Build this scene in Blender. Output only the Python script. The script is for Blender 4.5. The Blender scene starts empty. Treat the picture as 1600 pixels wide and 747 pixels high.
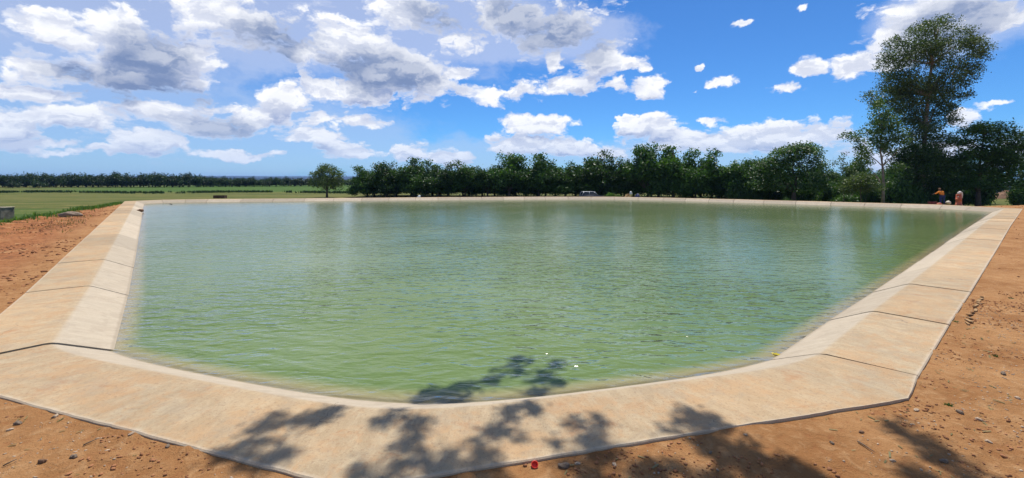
import bpy, bmesh, math, random
import numpy as np
from mathutils import Vector, Matrix
from mathutils.geometry import tessellate_polygon

# ------------------------------------------------------------------ camera, sky, sun, exposure
SC = bpy.context.scene
COL = SC.collection
F = 690.0; HOR = 281.0; CAMH = 2.5          # photograph: 1600 x 747, focal 690 px, horizon row 281
cam_d = bpy.data.cameras.new('camera'); cam = bpy.data.objects.new('camera', cam_d); COL.objects.link(cam)
cam.location = (0, 0, CAMH); cam.rotation_euler = (math.radians(90), 0, 0)
cam_d.sensor_width = 36; cam_d.lens = 36 * F / 1600; cam_d.shift_y = -(373.5 - HOR) / 1600
cam_d.clip_start = 0.05; cam_d.clip_end = 30000
SC.camera = cam
SC.view_settings.view_transform = 'Standard'; SC.view_settings.look = 'None'
SC.view_settings.exposure = 0.38; SC.view_settings.gamma = 1
SUN_EL = math.radians(64); SUN_AZ = math.radians(16)
SUN = Vector((math.sin(SUN_AZ) * math.cos(SUN_EL), math.cos(SUN_AZ) * math.cos(SUN_EL), math.sin(SUN_EL)))
sd = bpy.data.lights.new('sun', 'SUN'); sun = bpy.data.objects.new('sun', sd); COL.objects.link(sun)
sd.energy = 4.2; sd.angle = math.radians(0.55); sd.color = (1.0, 0.955, 0.88)
sun.rotation_euler = SUN.to_track_quat('Z', 'Y').to_euler()

class NT:
    """small helper to write node trees"""
    def __init__(s, tree): s.t = tree
    def n(s, typ, **kw):
        nd = s.t.nodes.new(typ)
        for k, v in kw.items(): setattr(nd, k, v)
        return nd
    def put(s, sock, v):
        if isinstance(v, bpy.types.NodeSocket): s.t.links.new(v, sock)
        elif v is not None: sock.default_value = v
    def m(s, op, a, b=None, c=None, clamp=False):
        nd = s.n('ShaderNodeMath', operation=op, use_clamp=clamp)
        s.put(nd.inputs[0], a); s.put(nd.inputs[1], b)
        if c is not None: s.put(nd.inputs[2], c)
        return nd.outputs[0]
    def v(s, op, a, b=None, c=None, out=0):
        nd = s.n('ShaderNodeVectorMath', operation=op)
        s.put(nd.inputs[0], a); s.put(nd.inputs[1], b)
        if c is not None: s.put(nd.inputs[2], c)
        return nd.outputs[out]
    def ss(s, x, a, b, lo=0.0, hi=1.0, smooth=True):
        nd = s.n('ShaderNodeMapRange', interpolation_type='SMOOTHSTEP' if smooth else 'LINEAR')
        s.put(nd.inputs[0], x); s.put(nd.inputs[1], a); s.put(nd.inputs[2], b); s.put(nd.inputs[3], lo); s.put(nd.inputs[4], hi)
        return nd.outputs[0]
    def mix(s, f, a, b, blend='MIX'):
        nd = s.n('ShaderNodeMix', data_type='RGBA', blend_type=blend)
        s.put(nd.inputs[0], f)
        for i, c in ((6, a), (7, b)):
            if isinstance(c, tuple) and len(c) == 3: c = (*c, 1)
            s.put(nd.inputs[i], c)
        return nd.outputs[2]
    def noise(s, vec, scale, detail=4, rough=0.55, dist=0.0, out=0, dim='3D'):
        nd = s.n('ShaderNodeTexNoise', noise_dimensions=dim)
        s.put(nd.inputs['Vector'], vec); s.put(nd.inputs['Scale'], scale); s.put(nd.inputs['Detail'], detail)
        s.put(nd.inputs['Roughness'], rough); s.put(nd.inputs['Distortion'], dist)
        return nd.outputs[out]
    def xyz(s, x, y, z):
        nd = s.n('ShaderNodeCombineXYZ')
        s.put(nd.inputs[0], x); s.put(nd.inputs[1], y); s.put(nd.inputs[2], z)
        return nd.outputs[0]

def build_world():
    w = bpy.data.worlds.new('World'); SC.world = w; w.use_nodes = True
    t = w.node_tree; t.nodes.clear(); N = NT(t)
    out = N.n('ShaderNodeOutputWorld')
    sky = N.n('ShaderNodeTexSky', sky_type='NISHITA', sun_disc=False, sun_elevation=SUN_EL, sun_rotation=SUN_AZ,
              altitude=1200, air_density=1.0, dust_density=0.35, ozone_density=3.0)
    tc = N.n('ShaderNodeTexCoord'); sep = N.n('ShaderNodeSeparateXYZ'); t.links.new(tc.outputs['Generated'], sep.inputs[0])
    X, Y, Z = sep.outputs
    az = N.m('ARCTAN2', X, Y)
    hor = N.m('SQRT', N.m('ADD', N.m('ADD', N.m('MULTIPLY', X, X), N.m('MULTIPLY', Y, Y)), 1e-5))
    el = N.m('DIVIDE', Z, hor)                      # tangent of elevation
    p = N.xyz(az, el, 0.0)
    # warp the coordinates so that edges break up into billows
    nA = N.noise(p, 5.0, 3, 0.5, out=1)
    pw = N.v('MULTIPLY_ADD', N.v('SUBTRACT', nA, (0.5, 0.5, 0.5)), (0.10, 0.05, 0.0), p)
    nB = N.noise(p, 28.0, 4, 0.62, out=1)
    pw = N.v('MULTIPLY_ADD', N.v('SUBTRACT', nB, (0.5, 0.5, 0.5)), (0.050, 0.030, 0.0), pw)
    elw = N.m('MULTIPLY', N.m('LOGARITHM', N.m('MAXIMUM', N.m('ADD', el, 0.09), 0.01), math.e), 0.14)
    def blobs(lst, vec=None):
        acc = None; vec = pw if vec is None else vec
        for (x, y, rx, ry) in lst:
            a = math.atan((x - 800) / F); ca = math.cos(a)
            e = (HOR - y) / F * ca
            sx = F / (rx * ca * ca); sy = F / (ry * ca)
            d = N.v('LENGTH', N.v('MULTIPLY_ADD', vec, (sx, sy, 0), (-a * sx, -e * sy, 0)), out=1)
            if acc is None: acc = d
            else:
                nd = N.n('ShaderNodeMath', operation='SMOOTH_MIN'); N.put(nd.inputs[0], acc); N.put(nd.inputs[1], d); nd.inputs[2].default_value = 0.25
                acc = nd.outputs[0]
        return acc
    cumulus = [(75,105,78,27),(215,110,95,40),(270,95,85,45),(190,45,60,55),(60,30,60,22),(110,60,50,16),(345,22,60,28),(420,55,70,38),(475,85,48,30),
        (560,75,75,42),(610,110,85,48),(660,125,45,25),(560,145,85,22),(630,25,60,42),(700,55,60,35),
        (790,20,80,40),(890,40,75,50),(935,85,48,38),(1015,130,30,22),(985,105,40,18),(880,135,60,22),(810,148,80,18),(722,118,34,12),
        (867,98,14,18),(960,134,16,10),(432,162,38,32),(395,180,60,22),(300,185,90,26),(120,185,120,26),(215,215,100,20),(20,190,70,30),(60,150,90,18),(160,235,120,10),(420,240,60,10),
        (560,190,75,15),(500,212,45,14),(560,238,70,18),(630,236,60,20),(700,244,45,13),(838,190,58,15),(815,225,65,16),(880,228,50,18),
        (935,236,32,10),(1030,200,50,20),(1080,215,80,22),(1165,215,60,24),(1215,212,45,20),(1285,208,65,18),(1105,188,32,9),(980,188,10,6),
        (1120,127,28,11),(1235,137,36,9),(1258,112,28,15),(1085,143,10,5),(1096,103,11,5),(1165,37,16,6),(1250,12,14,8),
        (1470,20,110,62),(1415,50,50,40),(1345,108,48,18),(1400,100,40,26),(1560,25,60,30),(1565,166,38,6),(1568,46,16,8),(1500,187,28,14),
        (1600,240,60,30),(1400,240,120,22),(360,235,70,10),(90,222,60,9)]
    r = blobs(cumulus)
    scl = 3.6
    def fbm(vec):
        n1 = N.noise(vec, scl * 1.45, 9, 0.57)
        vo = N.n('ShaderNodeTexVoronoi', feature='F1'); N.put(vo.inputs['Vector'], vec); vo.inputs['Scale'].default_value = 12
        vo.inputs['Detail'].default_value = 3; vo.inputs['Roughness'].default_value = 0.6; vo.inputs['Lacunarity'].default_value = 2.3
        return N.m('MULTIPLY_ADD', vo.outputs['Distance'], -0.38, N.m('ADD', n1, 0.19))
    q = N.v('ADD', N.v('MULTIPLY', pw, (1.0, 1.3, 1.0)), N.xyz(0.0, elw, 0.0))
    f0 = fbm(q)
    f1 = fbm(N.v('ADD', q, (0.004, 0.026, 0.0)))
    # behind the viewer the sky carries scattered clouds as well
    front = N.ss(N.m('ABSOLUTE', az), 1.0, 1.35)
    nb = N.noise(N.v('MULTIPLY', p, (1.0, 1.8, 1)), 2.2, 4, 0.5)
    rb = N.ss(nb, 0.45, 0.62, 1.9, 0.35)
    hi_s = N.ss(el, 0.62, 0.9)
    fr2 = N.m('MAXIMUM', front, hi_s)
    rmix = N.m('ADD', N.m('MULTIPLY', r, N.m('SUBTRACT', 1.0, fr2)), N.m('MULTIPLY', rb, fr2))
    body = N.m('SUBTRACT', 1.0, rmix)
    dens = N.m('ADD', N.m('ADD', body, 0.68), N.m('MULTIPLY', N.m('SUBTRACT', f0, 0.5), 2.5))
    mask = N.ss(dens, -0.03, 0.46); dens_early = dens
    # veils and rain haze, soft edged
    rv = blobs([(60,60,330,150),(330,20,360,90),(620,20,240,90),(800,60,170,38),(120,160,330,95),(430,215,230,70),(1500,30,130,60),(150,235,520,60),(700,246,240,28),(1120,240,360,30)])
    veil = N.m('MULTIPLY', N.ss(N.m('ADD', rv, N.m('MULTIPLY', N.m('SUBTRACT', f0, 0.5), 0.9)), 1.15, 0.45), N.m('SUBTRACT', 1.0, fr2))
    # lit edges, grey cores
    core = blobs([(240,85,60,42),(220,125,75,22),(120,112,50,14),(440,60,60,26),(420,90,40,14),(590,110,75,28),(640,125,50,16),(700,30,60,30),
                  (870,45,55,36),(920,70,36,30),(800,20,50,26),(1500,35,90,30),(330,190,60,14),(180,150,60,12),(260,140,60,12)])
    corem = N.m('MULTIPLY', N.ss(N.m('SUBTRACT', core, N.m('MULTIPLY', N.m('SUBTRACT', f0, 0.5), 1.3)), 1.95, 0.65), N.m('SUBTRACT', 1.0, fr2))
    up = N.v('ADD', pw, N.v('MULTIPLY_ADD', N.xyz(el, el, 0.0), (0.0, 0.09, 0.0), (0.0, 0.022, 0.0)))
    r_up = blobs(cumulus, up)
    fup = N.noise(N.v('ADD', q, (0.01, 0.075, 0.0)), scl * 1.45, 4, 0.5)
    fdn = N.noise(q, scl * 1.45, 4, 0.5)
    big = N.m('ADD', N.m('MULTIPLY', N.m('SUBTRACT', r_up, r), 0.9), N.m('MULTIPLY', N.m('SUBTRACT', fdn, fup), 2.2))
    litb = N.ss(big, -0.75, 0.55)
    lits = N.ss(N.m('SUBTRACT', f0, f1), -0.13, 0.12)
    lit = N.m('ADD', N.m('MULTIPLY', litb, 0.55), N.m('MULTIPLY', lits, 0.45))
    rimw = N.ss(dens_early, 0.5, 0.1)
    lit = N.m('ADD', N.m('MULTIPLY', lit, N.m('SUBTRACT', 1.0, rimw)), N.m('MULTIPLY', N.m('MAXIMUM', lit, 0.72), rimw))
    thick = N.ss(dens, 0.45, 1.5)
    shade = N.m('ADD', N.m('MULTIPLY', corem, 1.0), N.m('MULTIPLY', thick, 0.20), clamp=True)
    shade = N.m('MULTIPLY', shade, N.m('MULTIPLY_ADD', lit, -0.60, 1.22), clamp=True)
    ccol = N.mix(lit, (0.30, 0.38, 0.62), (1.03, 1.04, 1.07))
    ccol = N.mix(shade, ccol, (0.20, 0.28, 0.48))
    # low clouds turn bluish with distance
    low = N.ss(el, 0.0, 0.16, 0.55, 0.0)
    ccol = N.mix(low, ccol, (0.42, 0.58, 0.86))
    skyc = N.v('MULTIPLY', sky.outputs[0], (0.040, 0.080, 0.122))
    leftness = N.ss(az, -0.9, 0.2, 1.0, 0.0)
    vcol = N.mix(N.ss(el, 0.10, 0.26), (0.50, 0.63, 0.86), (0.70, 0.75, 0.90))
    base = N.mix(N.m('MULTIPLY', N.m('MULTIPLY', veil, N.ss(f0, 0.30, 0.62, 0.55, 1.0)), 0.9), skyc, vcol)
    col = N.mix(mask, base, ccol)
    bg = N.n('ShaderNodeBackground'); t.links.new(col, bg.inputs[0]); bg.inputs[1].default_value = 0.80
    t.links.new(bg.outputs[0], out.inputs[0])
    w.cycles.sampling_method = 'MANUAL'; w.cycles.sample_map_resolution = 512
build_world()
SC.cycles.max_bounces = 6; SC.cycles.transparent_max_bounces = 12; SC.cycles.diffuse_bounces = 2
SC.cycles.glossy_bounces = 2; SC.cycles.transmission_bounces = 3; SC.cycles.volume_bounces = 0
SC.cycles.caustics_reflective = False; SC.cycles.caustics_refractive = False

# ------------------------------------------------------------------ helpers
rng = np.random.default_rng(7); random.seed(7)
def at(px, py, z=0.0):
    """point of the photograph on the horizontal plane at height z"""
    Y = F * (CAMH - z) / (py - HOR)
    return Vector(((px - 800) / F * Y, Y, z))
def tag(o, label=None, cat=None, group=None, kind=None):
    if label: o['label'] = label
    if cat: o['category'] = cat
    if group: o['group'] = group
    if kind: o['kind'] = kind
    return o
def link_mesh(name, me, parent=None, loc=None):
    o = bpy.data.objects.new(name, me); COL.objects.link(o)
    if parent: o.parent = parent
    if loc is not None: o.location = loc
    return o
def empty(name, loc=(0, 0, 0), rz=0.0):
    o = bpy.data.objects.new(name, None); COL.objects.link(o); o.location = loc; o.rotation_euler = (0, 0, rz)
    o.empty_display_size = 0.3
    return o
def mesh(name, verts, faces, mat=None, smooth=False):
    me = bpy.data.meshes.new(name); me.from_pydata([tuple(map(float, v)) for v in verts], [], [tuple(f) for f in faces]); me.update()
    if mat: me.materials.append(mat)
    if smooth: me.polygons.foreach_set('use_smooth', [True] * len(me.polygons))
    return me
def quads_mesh(name, V, mat):
    """V: (n,4,3) array of separate quads"""
    n = len(V); me = bpy.data.meshes.new(name)
    me.vertices.add(n * 4); me.vertices.foreach_set('co', V.reshape(-1).astype(np.float32))
    me.loops.add(n * 4); me.loops.foreach_set('vertex_index', np.arange(n * 4, dtype=np.int32))
    me.polygons.add(n); me.polygons.foreach_set('loop_start', np.arange(0, n * 4, 4, dtype=np.int32)); me.polygons.foreach_set('loop_total', np.full(n, 4, dtype=np.int32))
    me.update(calc_edges=True); me.materials.append(mat)
    return me
def bm_done(bm, name, mat, smooth=False):
    me = bpy.data.meshes.new(name); bm.to_mesh(me); bm.free()
    if mat: me.materials.append(mat)
    if smooth: me.polygons.foreach_set('use_smooth', [True] * len(me.polygons))
    return me
def bm_box(bm, c, s, bevel=0.0, rot=None):
    r = bmesh.ops.create_cube(bm, size=1.0)
    vs = r['verts']
    M = Matrix.Translation(c) @ (rot or Matrix.Identity(4)) @ Matrix.Diagonal((*s, 1))
    bmesh.ops.transform(bm, matrix=M, verts=vs)
    if bevel:
        es = list({e for v in vs for e in v.link_edges})
        bmesh.ops.bevel(bm, geom=es, offset=bevel, segments=2, affect='EDGES', profile=0.5)
def tube(bm, pts, rad, seg=8, cap=True):
    pts = [Vector(p) for p in pts]; rings = []
    prev = None
    for i, p in enumerate(pts):
        d = (pts[min(i + 1, len(pts) - 1)] - pts[max(i - 1, 0)]).normalized()
        if prev is None: a = d.orthogonal().normalized()
        else:
            a = (prev - d * prev.dot(d))
            a = a.normalized() if a.length > 1e-6 else d.orthogonal().normalized()
        prev = a; b = d.cross(a)
        r = rad[i] if hasattr(rad, '__len__') else rad
        rings.append([bm.verts.new(p + (a * math.cos(2 * math.pi * k / seg) + b * math.sin(2 * math.pi * k / seg)) * r) for k in range(seg)])
    for i in range(len(rings) - 1):
        for k in range(seg):
            bm.faces.new((rings[i][k], rings[i][(k + 1) % seg], rings[i + 1][(k + 1) % seg], rings[i + 1][k]))
    if cap:
        bm.faces.new(rings[0][::-1]); bm.faces.new(rings[-1])
def vnoise(x, y, seed=0):
    """value noise, numpy"""
    xi = np.floor(x).astype(np.int64); yi = np.floor(y).astype(np.int64); fx = x - xi; fy = y - yi
    fx = fx * fx * (3 - 2 * fx); fy = fy * fy * (3 - 2 * fy)
    def h(a, b):
        n = (a * 374761393 + b * 668265263 + seed * 1442695041) & 0x7fffffff
        n = ((n ^ (n >> 13)) * 1274126177) & 0x7fffffff
        return ((n ^ (n >> 16)) & 0xffff) / 65535.0
    return (h(xi, yi) * (1 - fx) + h(xi + 1, yi) * fx) * (1 - fy) + (h(xi, yi + 1) * (1 - fx) + h(xi + 1, yi + 1) * fx) * fy
def vfbm(x, y, oct=4, seed=0):
    s = 0; a = 0.5
    for i in range(oct):
        s = s + a * vnoise(x * 2 ** i, y * 2 ** i, seed + i); a *= 0.5
    return s

# ------------------------------------------------------------------ materials
def material(name):
    m = bpy.data.materials.new(name); m.use_nodes = True; t = m.node_tree; t.nodes.clear(); N = NT(t)
    out = N.n('ShaderNodeOutputMaterial'); b = N.n('ShaderNodeBsdfPrincipled'); t.links.new(b.outputs[0], out.inputs[0])
    return m, N, b, out
def simple(name, col, rough=0.7, var=0.15, scale=6.0, bump=0.0, metal=0.0, spec=0.4):
    m, N, b, out = material(name)
    tc = N.n('ShaderNodeTexCoord').outputs['Object']
    n = N.noise(tc, scale, 5, 0.6)
    N.put(b.inputs['Base Color'], N.mix(N.ss(n, 0.3, 0.7), tuple(c * (1 - var) for c in col), tuple(min(1, c * (1 + var)) for c in col)))
    b.inputs['Roughness'].default_value = rough; b.inputs['Metallic'].default_value = metal; b.inputs['Specular IOR Level'].default_value = spec
    if bump:
        bp = N.n('ShaderNodeBump'); bp.inputs['Strength'].default_value = bump; bp.inputs['Distance'].default_value = 0.02
        N.put(bp.inputs['Height'], N.noise(tc, scale * 4, 5, 0.6)); N.put(b.inputs['Normal'], bp.outputs[0])
    return m

def concrete_mat():
    m, N, b, out = material('brushed_concrete')
    uv = N.n('ShaderNodeUVMap', uv_map='UVMap').outputs[0]
    pos = N.n('ShaderNodeNewGeometry').outputs['Position']
    rnd = N.n('ShaderNodeObjectInfo').outputs['Random']
    off = N.xyz(N.m('MULTIPLY', rnd, 37.0), N.m('MULTIPLY', rnd, 91.0), 0.0)
    uvo = N.v('ADD', uv, off)
    sep = N.n('ShaderNodeSeparateXYZ'); N.put(sep.inputs[0], uv); U, Vv, _ = sep.outputs       # U along the rim, V across it (m)
    streak = N.noise(N.v('MULTIPLY', uvo, (60, 2.2, 1)), 1.0, 4, 0.6)       # broom marks across the slab
    streak2 = N.noise(N.v('MULTIPLY', uvo, (5, 2.4, 1)), 1.0, 6, 0.7, 0.6)
    blot = N.noise(pos, 1.15, 5, 0.6); fine = N.noise(pos, 28, 5, 0.7); mid = N.noise(pos, 5.5, 5, 0.62, 0.6)
    base = N.mix(N.ss(streak2, 0.3, 0.7), (0.33, 0.245, 0.145), (0.45, 0.355, 0.225))
    base = N.mix(N.m('MULTIPLY', N.ss(streak, 0.35, 0.72), 0.28), base, (0.40, 0.30, 0.19))
    # red dust trodden over the flat top, cleaner on the slope towards the water
    flat = N.ss(Vv, 0.85, 1.12, 1.0, 0.18)
    dust = N.m('MULTIPLY', N.ss(N.m('ADD', N.m('MULTIPLY', blot, 0.5), N.m('MULTIPLY', mid, 0.5)), 0.45, 0.60), flat)
    base = N.mix(N.m('MULTIPLY', dust, 0.6), base, (0.42, 0.245, 0.115))
    dust2 = N.m('MULTIPLY', N.ss(N.noise(pos, 0.45, 3, 0.5), 0.35, 0.7), flat)
    base = N.mix(N.m('MULTIPLY', dust2, 0.42), base, (0.56, 0.36, 0.18))
    base = N.mix(N.m('MULTIPLY', N.ss(fine, 0.53, 0.66), 0.6), base, (0.27, 0.175, 0.10))
    stain = N.noise(N.v('MULTIPLY', uvo, (1.5, 2.0, 1)), 1.0, 7, 0.78, 0.3)
    base = N.mix(N.m('MULTIPLY', N.m('MULTIPLY', N.ss(stain, 0.54, 0.70), flat), 0.6), base, (0.36, 0.17, 0.07))
    grit = N.noise(pos, 95, 3, 0.6)
    base = N.mix(N.m('MULTIPLY', N.ss(grit, 0.62, 0.70), 0.5), base, (0.16, 0.10, 0.06))
    base = N.mix(N.m('MULTIPLY', N.ss(grit, 0.38, 0.30), 0.35), base, (0.66, 0.58, 0.46))
    slope = N.ss(Vv, 1.0, 1.1)
    base = N.mix(N.m('MULTIPLY', slope, 0.5), base, N.mix(streak2, (0.41, 0.36, 0.285), (0.53, 0.475, 0.39)))
    tone = N.m('MULTIPLY_ADD', rnd, 0.30, 0.80)
    base = N.mix(1.0, base, N.xyz(tone, tone, tone), 'MULTIPLY')
    patchy = N.noise(pos, 2.1, 7, 0.7, 0.5)
    base = N.mix(N.m('MULTIPLY', N.ss(patchy, 0.50, 0.62), 0.30), base, (0.30, 0.24, 0.17))
    vor = N.n('ShaderNodeTexVoronoi', feature='DISTANCE_TO_EDGE'); N.put(vor.inputs['Vector'], N.v('ADD', pos, N.v('MULTIPLY', N.noise(pos, 1.4, 4, 0.6, out=1), (0.8, 0.8, 0.0)))); vor.inputs['Scale'].default_value = 0.33
    crack = N.m('MULTIPLY', N.ss(vor.outputs['Distance'], 0.0, 0.0022, 0.6, 0.0), N.ss(N.noise(pos, 0.5, 2, 0.5), 0.54, 0.60))
    base = N.mix(crack, base, (0.08, 0.05, 0.03))
    # crumbled pale rim at the outer edge
    edge = N.ss(N.m('ADD', Vv, N.m('MULTIPLY', mid, 0.06)), 0.035, 0.09, 0.5, 0.0)
    base = N.mix(edge, base, (0.54, 0.46, 0.35))
    # wet band just above the water
    z = N.n('ShaderNodeSeparateXYZ'); N.put(z.inputs[0], pos)
    zz_ = N.m('ADD', z.outputs[2], N.m('MULTIPLY', mid, 0.03))
    wet = N.m('MULTIPLY', N.ss(zz_, -0.322, -0.30, 0.42, 0.0), N.ss(zz_, -0.36, -0.33))
    base = N.mix(wet, base, (0.24, 0.19, 0.13))
    N.put(b.inputs['Base Color'], base); b.inputs['Roughness'].default_value = 0.85; b.inputs['Specular IOR Level'].default_value = 0.25
    bp = N.n('ShaderNodeBump'); bp.inputs['Strength'].default_value = 0.8; bp.inputs['Distance'].default_value = 0.012
    N.put(bp.inputs['Height'], N.m('ADD', N.m('MULTIPLY', streak, 0.7), N.m('MULTIPLY', fine, 0.6))); N.put(b.inputs['Normal'], bp.outputs[0])
    return m

def ground_mat():
    m, N, b, out = material('red_soil_and_field')
    pos = N.n('ShaderNodeNewGeometry').outputs['Position']
    at_ = lambda nm: N.n('ShaderNodeAttribute', attribute_name=nm).outputs['Fac']
    n1 = N.noise(pos, 0.9, 6, 0.6); n2 = N.noise(pos, 7, 6, 0.65, 0.4); n3 = N.noise(pos, 45, 5, 0.7); n4 = N.noise(pos, 0.25, 4, 0.5)
    soil = N.mix(N.ss(n1, 0.3, 0.7), (0.265, 0.122, 0.044), (0.375, 0.195, 0.080))
    soil = N.mix(N.m('MULTIPLY', N.ss(n2, 0.48, 0.70), 0.6), soil, (0.44, 0.26, 0.125))
    soil = N.mix(N.m('MULTIPLY', N.ss(n3, 0.52, 0.70), 0.35), soil, (0.20, 0.085, 0.035))
    soil = N.mix(N.m('MULTIPLY', N.ss(n2, 0.46, 0.30), 0.55), soil, (0.25, 0.095, 0.035))
    red = at_('redness')
    soil = N.mix(N.m('MULTIPLY', red, 0.65), soil, N.mix(N.ss(n2, 0.3, 0.7), (0.20, 0.065, 0.025), (0.36, 0.13, 0.05)))
    clump = N.noise(N.v('MULTIPLY', pos, (1.0, 0.7, 1)), 1.5, 7, 0.72, 1.0)
    soil = N.mix(N.m('MULTIPLY', red, N.ss(clump, 0.52, 0.64)), soil, (0.13, 0.055, 0.025))
    soil = N.mix(N.m('MULTIPLY', N.m('MULTIPLY', red, N.ss(clump, 0.45, 0.36)), 0.6), soil, (0.46, 0.28, 0.13))
    # mown field: straw and olive in long streaks
    st = N.noise(N.v('MULTIPLY', N.v('ADD', pos, N.v('MULTIPLY', N.noise(pos, 0.02, 2, 0.5, out=1), (0, 30, 0))), (0.010, 0.115, 1)), 1.0, 6, 0.66)
    st2 = N.noise(N.v('MULTIPLY', pos, (0.08, 0.7, 1)), 1.0, 5, 0.7)
    f = N.mix(N.ss(st, 0.36, 0.62), (0.062, 0.085, 0.018), (0.120, 0.122, 0.032))
    f = N.mix(N.m('MULTIPLY', N.ss(st2, 0.5, 0.66), 0.7), f, (0.25, 0.19, 0.075))
    f = N.mix(N.m('MULTIPLY', N.ss(N.noise(pos, 1.2, 5, 0.7), 0.5, 0.7), 0.35), f, (0.07, 0.085, 0.02))
    crop = N.mix(N.noise(pos, 0.2, 5, 0.6), (0.040, 0.085, 0.015), (0.078, 0.130, 0.025))
    f = N.mix(at_('crop'), f, crop)
    verge = N.mix(N.ss(n2, 0.35, 0.65), (0.26, 0.17, 0.075), (0.40, 0.27, 0.13))
    g = at_('grass')
    gm = N.ss(N.m('ADD', g, N.m('MULTIPLY', N.m('SUBTRACT', n2, 0.5), 0.5)), 0.35, 0.65)
    vm = N.ss(N.m('ABSOLUTE', N.m('SUBTRACT', N.m('ADD', g, N.m('MULTIPLY', N.m('SUBTRACT', n2, 0.5), 0.5)), 0.38)), 0.0, 0.32, 0.75, 0.0)
    c = N.mix(gm, soil, f); c = N.mix(vm, c, verge)
    tuft = N.m('MULTIPLY', at_('lush'), N.ss(n2, 0.3, 0.55))
    c = N.mix(tuft, c, (0.055, 0.13, 0.02))
    N.put(b.inputs['Base Color'], c); b.inputs['Roughness'].default_value = 0.95; b.inputs['Specular IOR Level'].default_value = 0.1
    bp = N.n('ShaderNodeBump'); bp.inputs['Strength'].default_value = 1.0; bp.inputs['Distance'].default_value = 0.05
    N.put(bp.inputs['Height'], N.m('ADD', N.m('MULTIPLY', n2, 0.9), N.m('MULTIPLY', n3, 0.35))); N.put(b.inputs['Normal'], bp.outputs[0])
    return m

def water_mat():
    m, N, b, out = material('murky_green_water')
    t = m.node_tree; t.nodes.remove(b)
    pos = N.n('ShaderNodeNewGeometry').outputs['Position']
    depth = N.n('ShaderNodeAttribute', attribute_name='depth').outputs['Fac']
    # wind ripples: short crests, two slightly crossed trains and patches of calmer water
    def train(rot, lx, ly, det, dist):
        mp = N.n('ShaderNodeMapping'); mp.inputs['Rotation'].default_value = (0, 0, math.radians(rot)); mp.inputs['Scale'].default_value = (lx, ly, 1)
        N.put(mp.inputs['Vector'], pos)
        return N.noise(mp.outputs[0], 1.0, det, 0.5, dist)
    w1 = train(-12, 1.7, 3.6, 2, 0.5); w2 = train(28, 2.0, 4.4, 2, 0.4); w3 = train(0, 0.30, 0.75, 2, 0.0); w4 = train(-35, 5, 9, 2, 0.2)
    sx = N.n('ShaderNodeSeparateXYZ'); N.put(sx.inputs[0], pos)
    calm = N.m('MULTIPLY', N.ss(sx.outputs[1], 7.0, 40.0, 1.45, 0.36), N.ss(sx.outputs[0], 2.0, 26.0, 1.0, 0.55))
    patch = N.m('MULTIPLY', N.ss(N.noise(pos, 0.10, 3, 0.5), 0.34, 0.66, 0.5, 1.3), calm)
    h = N.m('ADD', N.m('MULTIPLY', w1, 1.0), N.m('MULTIPLY', w2, 0.55))
    h = N.m('MULTIPLY', N.m('ADD', h, N.m('MULTIPLY', w4, 0.18)), patch)
    h = N.m('ADD', h, N.m('MULTIPLY', N.m('MULTIPLY', w3, 0.45), calm))
    bp = N.n('ShaderNodeBump'); bp.inputs['Strength'].default_value = 1.0; bp.inputs['Distance'].default_value = 0.066
    N.put(bp.inputs['Height'], h)
    murk = N.mix(N.ss(N.noise(pos, 0.16, 3, 0.5), 0.3, 0.7), (0.120, 0.178, 0.048), (0.150, 0.208, 0.070))
    murk = N.mix(N.ss(depth, 0.0, 0.20), (0.42, 0.36, 0.17), murk)
    dif = N.n('ShaderNodeBsdfDiffuse'); N.put(dif.inputs[0], murk); N.put(dif.inputs['Normal'], bp.outputs[0])
    tr = N.n('ShaderNodeBsdfTransparent'); tr.inputs[0].default_value = (0.97, 0.97, 0.93, 1)
    opac = N.m('SUBTRACT', 1.0, N.m('EXPONENT', N.m('MULTIPLY', N.m('ADD', depth, 0.025), -14.0)), clamp=True)
    ms = N.n('ShaderNodeMixShader'); N.put(ms.inputs[0], opac); t.links.new(tr.outputs[0], ms.inputs[1]); t.links.new(dif.outputs[0], ms.inputs[2])
    gl = N.n('ShaderNodeBsdfGlossy'); gl.inputs['Roughness'].default_value = 0.13; bp2 = N.n('ShaderNodeBump'); bp2.inputs['Strength'].default_value = 1.0; bp2.inputs['Distance'].default_value = 0.034
    N.put(bp2.inputs['Height'], h); N.put(gl.inputs['Normal'], bp2.outputs[0])
    fr = N.n('ShaderNodeFresnel'); fr.inputs['IOR'].default_value = 1.36; N.put(fr.inputs['Normal'], bp.outputs[0])
    m2 = N.n('ShaderNodeMixShader'); t.links.new(fr.outputs[0], m2.inputs[0]); t.links.new(ms.outputs[0], m2.inputs[1]); t.links.new(gl.outputs[0], m2.inputs[2])
    t.links.new(m2.outputs[0], out.inputs[0])
    return m

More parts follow.
